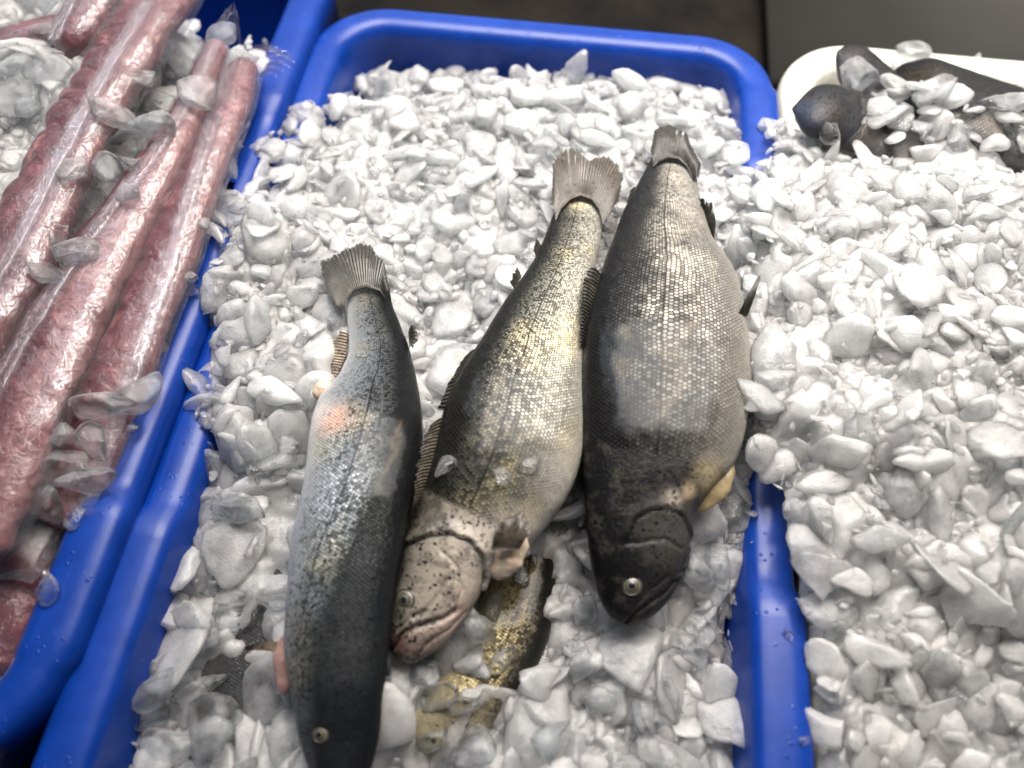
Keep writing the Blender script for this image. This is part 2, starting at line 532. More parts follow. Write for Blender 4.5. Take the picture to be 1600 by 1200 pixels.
FIN_DARK = fin_material('dark_fin', (.055, .050, .042))
FIN_BROWN = fin_material('brown_fin', (.12, .098, .075))
FIN_PALE = fin_material('pale_fin', (.42, .33, .25))
FLESH = simple('pale_flesh', (.62, .50, .38), .25, Subsurface_Weight=.5, Subsurface_Scale=.004, Subsurface_Radius=(1, .5, .3))
FLESH_PINK = simple('pink_flesh', (.40, .25, .22), .22, Subsurface_Weight=.4, Subsurface_Scale=.004, Subsurface_Radius=(1, .4, .3))
FLAP = simple('yellow_fat', (.30, .235, .135), .2, Subsurface_Weight=.5, Subsurface_Scale=.004, Subsurface_Radius=(1, .7, .3))
EYE_RING = simple('eye_ring', (.12, .11, .08), .35, Coat_Weight=.4, Coat_Roughness=.1)
EYE_IRIS = simple('eye_iris', (.05, .05, .045), .2, Coat_Weight=.4, Coat_Roughness=.1)
EYE_PUPIL = simple('eye_pupil', (.012, .014, .018), .06, Coat_Weight=1.0, Coat_Roughness=.04)

FISHES = []     # (centres, half heights, half widths) for keeping ice out of the bodies


def smooth1(a, k):
    if k < 1: return a
    ker = np.hanning(2 * k + 3)[1:-1]; ker /= ker.sum()
    p = len(ker) // 2
    lo = 2 * a[0] - a[p:0:-1]; hi = 2 * a[-1] - a[-2:-p - 2:-1]
    return np.convolve(np.concatenate([lo, a, hi]), ker, 'valid')


class Fish:
    def __init__(s, name, label, mat, D, V, zc, ratio, twist=None, NR=320, NC=168, cap=.011, feats=(), paint=(), gill=None, scale_n=40, cat='fish', group=None, sm=9, head_ratio=None):
        D, V = np.array(D, float), np.array(V, float)
        n = len(D)
        zc = np.interp(np.linspace(0, 1, n), np.linspace(0, 1, len(zc)), zc)
        Dw = np.array([P(*D[i], zc[i]) for i in range(n)]); Vw = np.array([P(*V[i], zc[i]) for i in range(n)])
        C = (Dw + Vw) / 2
        d = np.r_[0, np.cumsum(np.linalg.norm(np.diff(C, axis=0), axis=1))]
        tt = np.linspace(0, d[-1], NR)
        def ip(A): return np.stack([smooth1(np.interp(tt, d, A[:, k]), sm) for k in range(3)], -1)
        Dd, Vd = ip(Dw), ip(Vw)
        Cc = (Dd + Vd) / 2
        Hh = np.linalg.norm(Dd - Vd, axis=1) / 2
        Dir = (Dd - Vd) / (2 * Hh[:, None])
        T = np.gradient(Cc, axis=0); T /= np.linalg.norm(T, axis=1)[:, None]
        Up = np.cross(T, Dir); Up *= np.sign(Up[:, 2:3]); Up /= np.linalg.norm(Up, axis=1)[:, None]
        L = d[-1]; tn = tt / L
        cp = np.sqrt(np.clip(1 - np.clip((tt - (L - cap)) / cap, 0, .999) ** 2.2, 0, 1))
        cp *= np.sqrt(np.clip(1 - np.clip((.006 - tt) / .006, 0, .999) ** 2.0, 0, 1))
        rt = np.interp(tn, np.linspace(0, 1, len(ratio)), ratio)
        W = Hh * rt * cp * (.10 + .90 * smooth(tt, 0, .030)); Hh = Hh * cp
        tw = np.interp(tn, np.linspace(0, 1, len(twist)), twist) if twist else np.zeros(NR)
        th = np.linspace(0, 2 * math.pi, NC, endpoint=False)
        ct, st = np.cos(th), np.sin(th)
        cx = np.sign(ct) * np.abs(ct) ** .92; sx = np.sign(st) * np.abs(st) ** .9
        Pv = Cc[:, None] + Dir[:, None] * (Hh[:, None] * cx)[..., None] + Up[:, None] * (W[:, None] * sx)[..., None]
        s.grid = Pv; s.NR, s.NC = NR, NC; s.tn, s.th = tn, th
        Nn = Dir[:, None] * (cx[None, :] / np.maximum(Hh, .002)[:, None])[..., None] + Up[:, None] * (sx[None, :] / np.maximum(W, .002)[:, None])[..., None]
        Nn /= np.linalg.norm(Nn, axis=2)[..., None]
        s.Nn = Nn
        up = (Nn[..., 2] > 0.05)
        s.up = up
        FISHES.append((Cc, Hh, W))
        s.px = proj(Pv)
        flat = Pv.reshape(-1, 3).copy()
        nrm = Nn.reshape(-1, 3)
        self_ = None   # large soft undulation so the skin is not a perfect tube
        disp = fbm(flat, 18, 4, 2) * .0007 + fbm(flat, 60, 3, 2) * .00035 + fbm(flat, 150, 9) * .00018
        for (line, width, depth, side) in feats:
            q = np.array([s.at(*a)[0] for a in resample(line, max(16, len(line) * 8))])
            dd = np.full(len(flat), 9.0); sg = np.zeros(len(flat))
            for k in range(len(q) - 1):
                e = q[k + 1] - q[k]; l2 = e.dot(e) + 1e-12
                w_ = flat - q[k]; a = np.clip((w_ @ e) / l2, 0, 1)
                dv = w_ - a[:, None] * e; di = np.linalg.norm(dv, axis=1)
                hit = di < dd; dd[hit] = di[hit]
                cr = np.einsum('ij,ij->i', np.cross(np.tile(e, (len(flat), 1)), dv), nrm)
                sg[hit] = np.sign(cr[hit])
            msk = up.reshape(-1)
            if side:      # a step: one side of the line stands proud
                prof = np.where(sg * side > 0, np.exp(-(dd / (width * 5)) ** 2) * smooth(dd, 0, width), -.5 * np.exp(-(dd / width) ** 2))
                disp += np.where(msk, depth * prof, 0)
            else:
                disp += np.where(msk, -depth * np.exp(-(dd / width) ** 2), 0)
        flat += nrm * disp[:, None]
        s.flat = flat.reshape(NR, NC, 3)
        # attributes
        fc = np.abs(((th[None] - tw[:, None] + math.pi) % (2 * math.pi)) - math.pi) / math.pi
        cell = (math.pi * Hh * .5 * (1 + rt)) / scale_n
        cell = np.maximum(cell, .0006)
        fu = np.cumsum(np.r_[0, np.diff(tt) / (.5 * (cell[1:] + cell[:-1]))])
        fu = np.repeat(fu[:, None], NC, 1)
        fv = (fc * scale_n * 1.25)
        cap_v = Cc[[0, -1]]
        faces = grid_faces(NR, NC, True)
        V_ = np.concatenate([flat, cap_v])
        k0, k1 = NR * NC, NR * NC + 1
        fl = [tuple(x) for x in faces.tolist()]
        fl += [(k0, (j + 1) % NC, j) for j in range(NC)] + [(k1, (NR - 1) * NC + j, (NR - 1) * NC + (j + 1) % NC) for j in range(NC)]
        s.root = empty(name)
        tag(s.root, label, cat, group)
        s.ob = mesh_obj('body', V_, fl, mat, s.root)
        me = s.ob.data
        def fa(nm, a):
            at = me.attributes.new(nm, 'FLOAT', 'POINT'); at.data.foreach_set('value', np.r_[np.asarray(a, np.float32).ravel(), [0, 0]].astype(np.float32))
        fa('fc', fc); fa('ft', np.repeat(tn[:, None], NC, 1)); fa('fu', fu); fa('fv', fv)
        if gill is not None:
            # the head begins where the gill line is, given as t at dorsal .. ventral
            edge = np.interp(fc, np.linspace(0, 1, len(gill)), gill)
            sc_ = 1 - smooth(tn[:, None] - edge, -.004, .006)
        else:
            sc_ = np.ones_like(fc)
        fa('scaly', sc_)
        tint = np.zeros((NR * NC + 2, 4), np.float32)
        for (x, y, r, col, a) in paint:
            c0, _ = s.at(x, y)
            rr = np.linalg.norm(flat - c0, axis=1) + fbm(flat, 120, 21, 4) * min(r * .5, .004)
            al = a * (1 - smooth(rr, r * .1, r * 1.35))
            al = np.where(up.reshape(-1) | True, al, 0)
            old = tint[:-2]
            na = np.maximum(old[:, 3], al)
            wgt = (al / np.maximum(al + old[:, 3] * (1 - al), 1e-5))[:, None]
            old[:, :3] = old[:, :3] * (1 - wgt) + np.array(col) * wgt
            old[:, 3] = na
        at = me.attributes.new('tint', 'FLOAT_COLOR', 'POINT'); at.data.foreach_set('color', tint.ravel())

    def at(s, x, y):
        """upper surface point under picture point (x, y), and the normal there"""
        d = np.linalg.norm(s.px - np.array([x, y]), axis=2) + np.where(s.up, 0, 1e4)
        k = np.unravel_index(np.argmin(d), d.shape)
        return s.grid[k], s.Nn[k]

    def eye(s, x, y, r):
        p, n = s.at(x, y)
        p = p - n * r * .16
        zax = Vector(n); q = zax.to_track_quat('Z', 'Y').to_matrix()
        def dome(name, rad, h, z0, mat, parent, flat_=0.0):
            v = []; nr, nc = 10, 36
            for i in range(nr):
                a = i / (nr - 1) * math.pi / 2
                for j in range(nc):
                    b = j / nc * 2 * math.pi
                    v.append((rad * math.cos(a) * math.cos(b) * 1.08, rad * math.cos(a) * math.sin(b), z0 + h * math.sin(a) * (1 - flat_)))
            v = [Vector(p) + q @ Vector(c) for c in v]
            return mesh_obj(name, [tuple(c) for c in v], grid_faces(nr, nc, True), mat, parent)
        e = dome('eye', r, r * .42, 0, EYE_RING, s.root)
        dome('iris', r * .80, r * .34, r * .12, EYE_IRIS, e)
        dome('iris_ring', r * .60, r * .22, r * .27, EYE_RING, e)
        dome('pupil', r * .44, r * .17, r * .345, EYE_PUPIL, e)
        # socket rim
        v = []; nc, nm = 44, 8
        for j in range(nc):
            b = j / nc * 2 * math.pi
            for k in range(nm):
                a = k / nm * 2 * math.pi
                rr = r * 1.04 + r * .12 * math.cos(a)
                v.append(tuple(Vector(p) + q @ Vector((rr * math.cos(b) * 1.06, rr * math.sin(b), r * .03 + r * .15 * math.sin(a)))))
        f = [(j * nm + k, j * nm + (k + 1) % nm, ((j + 1) % nc) * nm + (k + 1) % nm, ((j + 1) % nc) * nm + k) for j in range(nc) for k in range(nm)]
        mesh_obj('eyelid', v, f, EYE_IRIS, e)

    def fin(s, name, base, tip, zb, zt, rays, mat, jag=.16, curl=0.0, split=.0, label=None):
        rays = int(rays * 2.0); nc = rays * 4 + 1; nr = 14
        B = resample(base, nc); Tp = resample(tip, nc)
        rr = np.random.RandomState(int(abs(base[0][0] * 7 + base[0][1])) % 9999)
        j1 = np.interp(np.linspace(0, rays, nc), np.arange(rays + 1), rr.uniform(0, 1, rays + 1))
        j2 = rr.uniform(0, 1, nc)
        cut = np.zeros(nc)
        for k in range(int(split)):
            c0 = rr.randint(3, nc - 3); cut[c0 - 1:c0 + 2] = [.15, .45, .1]
        zb_ = np.interp(np.linspace(0, 1, nc), np.linspace(0, 1, len(zb)), zb); zt_ = np.interp(np.linspace(0, 1, nc), np.linspace(0, 1, len(zt)), zt)
        top, bot, ray, ln = [], [], [], []
        for j in range(nc):
            b = P(*B[j], zb_[j]); e = P(*Tp[j], zt_[j])
            k_ = 1 - jag * (.5 * j1[j] + .5 * j2[j]) - cut[j]
            for i in range(nr):
                a = i / (nr - 1) * k_
                q = b + (e - b) * a
                q = q + np.array([0, 0, curl * math.sin(a * math.pi) + .0007 * math.sin(j / nc * 19 + a * 5) * a + .00022 * math.sin(j / 4 * 2 * math.pi)])
                th_ = .0009 * (1 - .8 * a)
                top.append(q + [0, 0, th_ / 2]); bot.append(q - [0, 0, th_ / 2]); ray.append(j / 4); ln.append(a)
        n = nc * nr
        gf = grid_faces(nc, nr).tolist()
        fs = [tuple(x) for x in gf] + [tuple(y + n for y in reversed(x)) for x in gf]
        rim = [i for i in range(nr)] + [j * nr + nr - 1 for j in range(1, nc)] + [(nc - 1) * nr + i for i in range(nr - 2, -1, -1)] + [j * nr for j in range(nc - 2, 0, -1)]
        for k in range(len(rim)):
            a, b = rim[k], rim[(k + 1) % len(rim)]; fs.append((a, b, b + n, a + n))
        o = mesh_obj(name, np.array(top + bot), fs, mat, s.root)
        for nm, arr in (('ray', ray), ('len', ln)):
            at = o.data.attributes.new(nm, 'FLOAT', 'POINT'); at.data.foreach_set('value', np.array(arr + arr, np.float32))
        mb_, mt_ = P(*B.mean(0), zb_.mean()), P(*Tp.mean(0), zt_.mean())
        wd_ = np.linalg.norm(P(*B[0], 0) - P(*B[-1], 0)) / 2
        FISHES.append((np.linspace(mb_, mt_, 13), np.full(13, wd_), np.full(13, .002)))
        if label: o['label'] = label
        return o

    def lump(s, name, path, radii, z, mat, flat_=.6, seed=1, label=None):
        pts = np.array([P(x, y, zz) for (x, y), zz in zip(path, z)])
        n = 40; pp = resample(np.c_[pts, radii], n); C, rr = pp[:, :3], pp[:, 3]
        C = np.stack([smooth1(C[:, k], 3) for k in range(3)], -1)
        T = np.gradient(C, axis=0); T /= np.linalg.norm(T, axis=1)[:, None]
        A = np.cross(T, [0, 0, 1]); A /= np.linalg.norm(A, axis=1)[:, None]; U = np.cross(A, T)
        u = np.linspace(0, 1, n); cp = np.sqrt(np.clip(1 - (np.clip((u - .75) / .25, 0, .999)) ** 2, 0, 1)) * np.sqrt(np.clip(1 - (np.clip((.2 - u) / .2, 0, .999)) ** 2, 0, 1))
        th = np.linspace(0, 2 * math.pi, 30, endpoint=False)
        V = C[:, None] + A[:, None] * (np.cos(th)[None] * (rr * cp)[:, None])[..., None] + U[:, None] * (np.sin(th)[None] * (rr * cp * flat_)[:, None])[..., None]
        V = V.reshape(-1, 3)
        V = V + (V - np.repeat(C, 30, 0)) * (fbm(V, 180, seed) * .22)[:, None]
        o = mesh_obj(name, V, grid_faces(n, 30, True), mat, s.root)
        if label: o['label'] = label
        return o


BK = (.018, .019, .016)
MF1 = fish_material('trout_skin_bluish', (.008, .010, .010), (.42, .45, .48), (.58, .60, .63), (.012, .013, .015), gold=(.55, .50, .34), spots=.8, shift=.08, metal=.8, dull=.85)
MF2 = fish_material('trout_skin_golden', (.014, .014, .011), (.20, .19, .155), (.46, .435, .37), (.24, .21, .17), gold=(.72, .60, .34), spots=.15, shift=.05)
MF3 = fish_material('trout_skin_dark', (.006, .006, .006), (.17, .16, .145), (.50, .46, .39), (.022, .021, .021), gold=(.40, .37, .31), spots=.1, shift=.14, dull=.75)  # near-black head colour stands in for the dark reflected from behind the viewer
MF4 = fish_material('trout_skin_olive', (.012, .011, .008), (.26, .21, .11), (.38, .32, .19), (.16, .14, .09), gold=(.6, .47, .2), spots=.9, shift=.06)
MF5 = fish_material('dark_fish_skin', (.006, .006, .007), (.018, .018, .02), (.07, .065, .065), (.02, .02, .023), gold=(.12, .09, .05), spots=.3, coat=.05, metal=.25, dull=.6)

# --- left trout (back rolled up towards the camera at the head end)
D1 = [(599, 428), (604, 436), (609, 455), (613, 478), (624, 505), (640, 545), (649, 580), (657, 625), (661, 670), (659, 710), (652, 755), (643, 795), (633, 840), (621, 890), (613, 945), (608, 1000), (603, 1060), (598, 1110), (590, 1160), (577, 1210), (556, 1255), (535, 1275)]
V1 = [(548, 430), (541, 436), (536, 462), (541, 492), (545, 520), (545, 555), (528, 592), (500, 622), (487, 655), (482, 705), (477, 750), (466, 800), (455, 850), (450, 905), (447, 960), (446, 1010), (453, 1060), (461, 1105), (468, 1150), (482, 1200), (506, 1245), (522, 1272)]
f1 = Fish('trout', 'silver blue trout on the left with its head cut off by the bottom edge', MF1, D1, V1,
          [.012, .012, .018, .028, .030, .024, .010, -.004, -.010], [.20, .36, .40, .46, .52, .60, .68, .72],
          twist=[0, 0, 0, .05, .2, .5, .8, 1.0, 1.1], gill=[.985, .97, .96, .96, .97], scale_n=42,
          feats=[],
          paint=[(505, 612, .008, (.72, .62, .50), .8), (520, 650, .013, (.60, .30, .20), .75), (500, 640, .011, (.70, .62, .56), .6), (500, 1110, .020, (.05, .055, .065), .6), (560, 1080, .050, (.007, .008, .010), .95), (560, 1180, .055, (.006, .007, .009), .95), (585, 990, .034, (.010, .012, .014), .85), (610, 900, .022, (.012, .014, .018), .7), (530, 1010, .022, (.03, .032, .034), .7)],
          group=None)
f1.fin('tail_fin', [(540, 492), (543, 470), (552, 455), (573, 449), (594, 455), (602, 466)], [(520, 474), (506, 448), (498, 404), (530, 392), (562, 376), (580, 378), (588, 396), (601, 406), (609, 452)],
       [.0185], [.024, .020, .022], 18, FIN_DARK, .12, .002)
f1.fin('anal_fin', [(543, 520), (541, 556), (522, 600)], [(519, 520), (510, 560), (515, 602)], [.014], [.004], 9, FIN_PALE, .15, .002)
f1.fin('adipose_fin', [(638, 520), (640, 545)], [(648, 508), (655, 528), (645, 544)], [.016], [.024], 3, FIN_DARK, .05, .003)
f1.lump('vent_flap', [(520, 600), (506, 608), (496, 625)], [.005, .006, .004], [.020, .020, .018], FLESH, .7, 3)
f1.lump('pectoral_base', [(457, 985), (447, 1030), (443, 1086)], [.0045, .0062, .0035], [.010, .008, .002], FLESH_PINK, .6, 5)
f1.fin('pectoral_fin', [(448, 1002), (446, 1022)], [(380, 1010), (378, 1016)], [.008], [-.004], 3, FIN_PALE, .1, .004)
f1.eye(499, 1148, .0037)

# --- middle trout
D2 = [(878, 297), (868, 322), (862, 345), (852, 370), (838, 402), (818, 432), (790, 470), (765, 510), (742, 550), (716, 592), (697, 635), (682, 685), (666, 735), (650, 785), (637, 835), (625, 885), (613, 930), (606, 975), (606, 1008), (616, 1030), (628, 1038)]
V2 = [(934, 299), (944, 322), (941, 352), (936, 385), (928, 425), (921, 465), (915, 510), (912, 555), (912, 605), (913, 660), (910, 710), (898, 755), (876, 795), (845, 835), (805, 868), (768, 895), (752, 925), (728, 962), (704, 996), (678, 1022), (655, 1036)]
f2 = Fish('trout', 'golden silver trout in the middle with a pale spotted head and visible eye', MF2, D2, V2,
          [.016, .018, .024, .030, .030, .024, .014, .004, -.004], [.18, .34, .38, .40, .42, .48, .56, .60],
          gill=[.72, .735, .75, .77, .79], scale_n=42,
          feats=[([(640, 850), (672, 836), (700, 832), (735, 845), (754, 870), (757, 905), (748, 935)], .0011, .0024, 1),
                 ([(690, 860), (712, 885), (722, 920), (712, 955)], .0009, .0011, 0),
                 ([(648, 965), (668, 950), (690, 925), (700, 905)], .0008, .0009, 0),
                 ([(610, 1015), (628, 990), (655, 978), (690, 968), (712, 955)], .0013, .0028, 0),
                 ([(622, 985), (645, 962), (668, 955)], .0010, .0011, 0),
                 ([(650, 1030), (668, 1005), (700, 985), (735, 950)], .0010, .0012, 0)],
          paint=[(645, 835, .020, (.020, .019, .015), .8), (625, 890, .018, (.03, .028, .022), .8), (612, 960, .012, (.06, .05, .04), .8), (710, 870, .022, (0.475, 0.409, 0.343), .85), (735, 905, .017, (0.449, 0.383, 0.317), .85), (700, 905, .014, (0.436, 0.383, 0.317), .6), (725, 950, .012, (0.396, 0.224, 0.185), .5), (690, 990, .016, (0.304, 0.218, 0.185), .75), (655, 1015, .014, (0.251, 0.172, 0.145), .75),
                 (722, 952, .006, (0.277, 0.106, 0.079), .5), (660, 900, .016, (0.224, 0.205, 0.165), .5), (665, 935, .014, (0.297, 0.264, 0.211), .6), (622, 1005, .008, (0.079, 0.020, 0.020), .8), (800, 850, .022, (.70, .62, .55), .6), (880, 740, .020, (.64, .60, .54), .4)])
f2.fin('tail_fin', [(868, 346), (876, 328), (890, 313), (906, 306), (924, 312), (936, 328), (942, 352)], [(862, 300), (862, 255), (880, 230), (893, 220), (908, 238), (922, 248), (938, 242), (955, 239), (968, 252), (976, 278), (968, 312)],
       [.0225], [.022, .029, .022], 20, FIN_BROWN, .17, .003, 2)
f2.fin('adipose_fin', [(846, 385), (838, 402)], [(836, 366), (833, 390)], [.020], [.024], 2, FIN_DARK, .3)
f2.fin('anal_fin', [(815, 432), (803, 450)], [(806, 412), (795, 440)], [.022], [.026], 3, FIN_DARK, .4)
f2.fin('back_fin', [(742, 545), (716, 590), (694, 640)], [(722, 560), (704, 590), (680, 640)], [.026], [.030], 7, FIN_DARK, .4)
f2.fin('dorsal_fin', [(698, 650), (690, 700), (672, 745), (655, 785)], [(668, 668), (652, 702), (644, 755), (646, 792)], [.030], [.040], 12, FIN_BROWN, .3, .002, 4)
f2.lump('pectoral_base', [(815, 830), (790, 868), (772, 905)], [.007, .009, .0055], [.029, .026, .018], FLESH, .5, 8)
f2.fin('pectoral_fin', [(768, 858), (790, 860), (812, 858)], [(778, 812), (817, 792), (834, 826)], [.036], [.042], 8, FIN_BROWN, .3, .003, 2)
f2.eye(633, 938, .0047)

# --- right trout
D3 = [(1023, 235), (1018, 246), (1012, 258), (1003, 275), (992, 296), (981, 315), (970, 340), (960, 370), (947, 402), (935, 440), (922, 485), (913, 530), (909, 580), (908, 635), (909, 690), (911, 745), (914, 800), (919, 850), (926, 895), (935, 932), (949, 960), (964, 974), (975, 980)]
V3 = [(1074, 241), (1084, 255), (1088, 272), (1091, 292), (1096, 320), (1103, 348), (1113, 375), (1128, 396), (1145, 420), (1156, 450), (1164, 495), (1170, 540), (1172, 585), (1168, 640), (1160, 690), (1143, 735), (1098, 780), (1080, 815), (1078, 850), (1068, 892), (1048, 932), (1024, 960), (1002, 976)]
f3 = Fish('trout', 'largest dark backed trout on the right, head down with dark reflection painted on its head and a ringed eye', MF3, D3, V3,
          [.020, .022, .027, .033, .035, .031, .022, .010, .002], [.18, .34, .36, .36, .38, .44, .52, .58],
          gill=[.66, .71, .735, .755, .765], scale_n=42,
          feats=[([(985, 838), (992, 812), (1015, 798), (1045, 795), (1068, 806), (1079, 835), (1077, 862), (1066, 895)], .0011, .0015, 1),
                 ([(978, 850), (1010, 845), (1040, 842), (1066, 858)], .0009, .0012, 0),
                 ([(972, 976), (990, 962), (1012, 945), (1038, 928), (1056, 908)], .0009, .0018, 0),
                 ([(990, 950), (1012, 925), (1045, 900)], .0009, .0011, 0),
                 ([(1010, 845), (1022, 870), (1020, 900)], .0008, .0008, 0)],
          paint=[(945, 860, .042, (.004, .004, .005), .95), (950, 930, .032, (.005, .005, .006), .95), (925, 760, .034, (.005, .005, .006), .85), (915, 660, .026, (.006, .006, .007), .7), (990, 780, .022, (.008, .008, .008), .7), (1050, 830, .018, (.085, .08, .078), .6), (1110, 745, .012, (.45, .36, .22), .7), (1052, 776, .007, (.42, .36, .30), .8), (1078, 768, .007, (.46, .36, .24), .8), (1000, 958, .012, (.02, .018, .018), .7)])  # black patches on the head paint in its dark reflections
f3.fin('tail_fin', [(1020, 262), (1028, 254), (1044, 247), (1060, 249), (1073, 260), (1082, 282)], [(1016, 236), (1022, 200), (1044, 190), (1060, 200), (1072, 206), (1082, 228), (1096, 258), (1092, 280)],
       [.0265], [.026, .031, .027], 16, FIN_DARK, .14, .003, 2)
f3.fin('adipose_fin', [(993, 292), (983, 315)], [(984, 296), (976, 330)], [.024], [.026], 2, FIN_DARK, .3)
f3.fin('dorsal_fin', [(938, 428), (928, 465), (916, 505), (911, 545)], [(920, 416), (906, 440), (904, 480), (905, 545)], [.032], [.038], 12, FIN_DARK, .35, .002, 3)
f3.fin('anal_fin', [(1096, 330), (1104, 352), (1114, 378)], [(1090, 308), (1104, 312), (1113, 316), (1119, 345)], [.024], [.034], 8, FIN_DARK, .2, .002, 2)
f3.fin('pelvic_fin', [(1146, 505), (1158, 500), (1168, 494)], [(1184, 432), (1190, 426), (1188, 436)], [.040], [.052], 6, FIN_DARK, .1, .004)
f3.lump('belly_flap', [(1142, 722), (1112, 762), (1078, 800)], [.005, .0088, .004], [.031, .027, .019], FLAP, .32, 4)
f3.eye(988, 914, .0045)

# --- trout lying under the middle one
D4 = [(868, 800), (868, 860), (871, 905), (868, 950), (860, 990), (845, 1030), (823, 1072), (798, 1110), (768, 1148), (735, 1180), (700, 1205)]
V4 = [(790, 800), (782, 850), (765, 905), (745, 950), (725, 985), (705, 1020), (685, 1050), (665, 1080), (645, 1110), (630, 1140), (640, 1180)]
f4 = Fish('trout', 'olive gold scaled trout half buried in ice beneath the middle trout', MF4, D4, V4, [-.018, -.016, -.018, -.024], [.42, .5, .5, .5], NR=220, NC=110, gill=[.78, .78, .78], scale_n=34,
          paint=[(740, 1140, .022, (.30, .25, .16), .4)])
# --- dark trout buried at the left
D5 = [(455, 820), (478, 880), (480, 940), (470, 1000), (452, 1060), (430, 1110), (400, 1160), (370, 1210)]
V5 = [(390, 820), (368, 880), (352, 940), (335, 1000), (315, 1060), (295, 1110), (275, 1160), (262, 1210)]
f5 = Fish('trout', 'almost black trout buried in the ice left of the silver blue trout', MF5, D5, V5, [-.030, -.028, -.032, -.042], [.42, .46, .46], NR=200, NC=100, gill=[.9, .9], scale_n=36)

# --- dark fish in the white tray
f6 = Fish('dark_fish', 'dark fish with its snout at the left edge of the white tray', MF5,
          [(1520, 262), (1480, 236), (1440, 210), (1400, 180), (1370, 160), (1330, 146), (1300, 138), (1268, 138), (1249, 148), (1237, 163)],
          [(1470, 330), (1430, 296), (1390, 262), (1350, 240), (1322, 228), (1300, 216), (1278, 212), (1258, 205), (1244, 192), (1237, 177)],
          [.000, .018, .032, .034], [.4, .45, .5], cap=.02, NR=160, NC=90, gill=[.62, .6, .62], scale_n=32, feats=[([(1345, 152), (1352, 185), (1335, 225)], .0012, .002, 1)],
          paint=[(1258, 172, .016, (.035, .045, .08), .8), (1300, 175, .014, (.06, .05, .045), .6)])
f7 = Fish('dark_fish', 'dark fish snout poking up from the ice near the white tray rim', MF5,
          [(1470, 190), (1430, 150), (1400, 120), (1372, 98), (1350, 80), (1335, 70), (1322, 66), (1312, 72)],
          [(1420, 230), (1385, 200), (1358, 170), (1338, 150), (1322, 132), (1312, 115), (1306, 98), (1306, 86)],
          [.010, .014, .022, .028], [.4, .45, .5], cap=.02, NR=140, NC=80, gill=[.5, .5], scale_n=28, paint=[(1330, 95, .014, (.09, .08, .085), .7)])
f8 = Fish('dark_fish', 'long black backed fish along the far rim of the white tray', MF5,
          [(1392, 112), (1410, 98), (1450, 96), (1490, 110), (1530, 124), (1570, 138), (1620, 156), (1680, 180), (1760, 220)],
          [(1400, 135), (1415, 160), (1440, 190), (1475, 212), (1515, 232), (1555, 250), (1600, 268), (1660, 290), (1720, 310)],
          [.012, .020, .022, .022], [.4, .4, .4], NR=160, NC=90, scale_n=34)

# ---------------------------------------------------------------- meat packs
def meat_material():
    m = Mat('raw_meat')
    pos = m.geo('Position')
    n = m.noise(pos, 34, 4, .55, 1.3); n2 = m.noise(pos, 150, 4, .6, .8)
    c = m.ramp(m.math('ADD', m.math('MULTIPLY', n, .82), m.math('MULTIPLY', n2, .18)),
               [(.36, (.04, .005, .011)), (.48, (.10, .015, .026)), (.55, (.15, .03, .045)), (.62, (.28, .095, .10)), (.74, (.45, .26, .23))])
    tone = m.attr('pale')
    vd = m.voro(m.vm('ADD', pos, m.vm('SCALE', m.noise(pos, 70, 2, out=1), scale=.014)), 48, 'DISTANCE_TO_EDGE')
    c = m.mixc(m.step(vd, .03, .12, 0, .92), c, m.mixc(n2, (.045, .006, .012), (.15, .025, .038)))
    c = m.mixc(m.step(tone, .25, .85, 0, .6), c, m.mixc(m.step(n2, .35, .7), (.17, .055, .062), (.36, .20, .185)))
    return m.done(m.bsdf(Base_Color=c, Roughness=.3, Subsurface_Weight=.35, Subsurface_Scale=.005, Subsurface_Radius=(1, .35, .3), Normal=m.bump(n2, .6, .002)))


def film_material():
    m = Mat('clear_film')
    pos = m.geo('Position')
    uv = m.attr('fuv', 'Vector')
    w1 = m.noise(m.vm('MULTIPLY', uv, (26, 5, 1)), 1, 4, .6, 1.8)
    w2 = m.noise(pos, 150, 3, .6, 1.5)
    rid = m.math('ABSOLUTE', m.math('SUBTRACT', w1, .5))
    h = m.math('ADD', m.math('MULTIPLY', m.step(rid, 0, .07, 1, 0), .55), m.math('MULTIPLY', w2, .35))
    h = m.math('MULTIPLY', h, m.math('ADD', .10, m.attr('pucker')))
    nr = m.bump(h, 1.0, .0032)
    gl = m.n('ShaderNodeBsdfGlossy'); m.put(gl.inputs['Color'], (.9, .9, .92)); gl.inputs['Roughness'].default_value = .07; m.put(gl.inputs['Normal'], nr)
    tr = m.n('ShaderNodeBsdfTransparent'); m.put(tr.inputs[0], (.97, .96, .97))
    df = m.n('ShaderNodeBsdfDiffuse'); m.put(df.inputs[0], (.8, .8, .85)); m.put(df.inputs['Normal'], nr)
    fr = m.n('ShaderNodeLayerWeight'); fr.inputs[0].default_value = .5; m.put(fr.inputs[1], nr)
    fac = m.math('POWER', fr.outputs[1], 3.2)
    haze = m.mixs(m.math('ADD', .03, m.step(rid, .0, .03, .05, 0)), tr.outputs[0], df.outputs[0])
    return m.done(m.mixs(m.math('ADD', m.math('MULTIPLY', fac, .5), .045), haze, gl.outputs[0]))


MEAT, FILM = meat_material(), film_material()


def tube(C, Rw, Rh, nth, U0=None):
    T = np.gradient(C, axis=0); T /= np.linalg.norm(T, axis=1)[:, None]
    A = np.cross(T, [0, 0, 1]); A /= np.linalg.norm(A, axis=1)[:, None]; U = np.cross(A, T)
    th = np.linspace(0, 2 * math.pi, nth, endpoint=False)
    c, s_ = np.cos(th), np.sin(th)
    c = np.sign(c) * np.abs(c) ** .85; s_ = np.sign(s_) * np.abs(s_) ** .8
    V = C[:, None] + A[:, None] * (c[None] * Rw[:, None])[..., None] + U[:, None] * (s_[None] * Rh[:, None])[..., None]
    return V, A, U


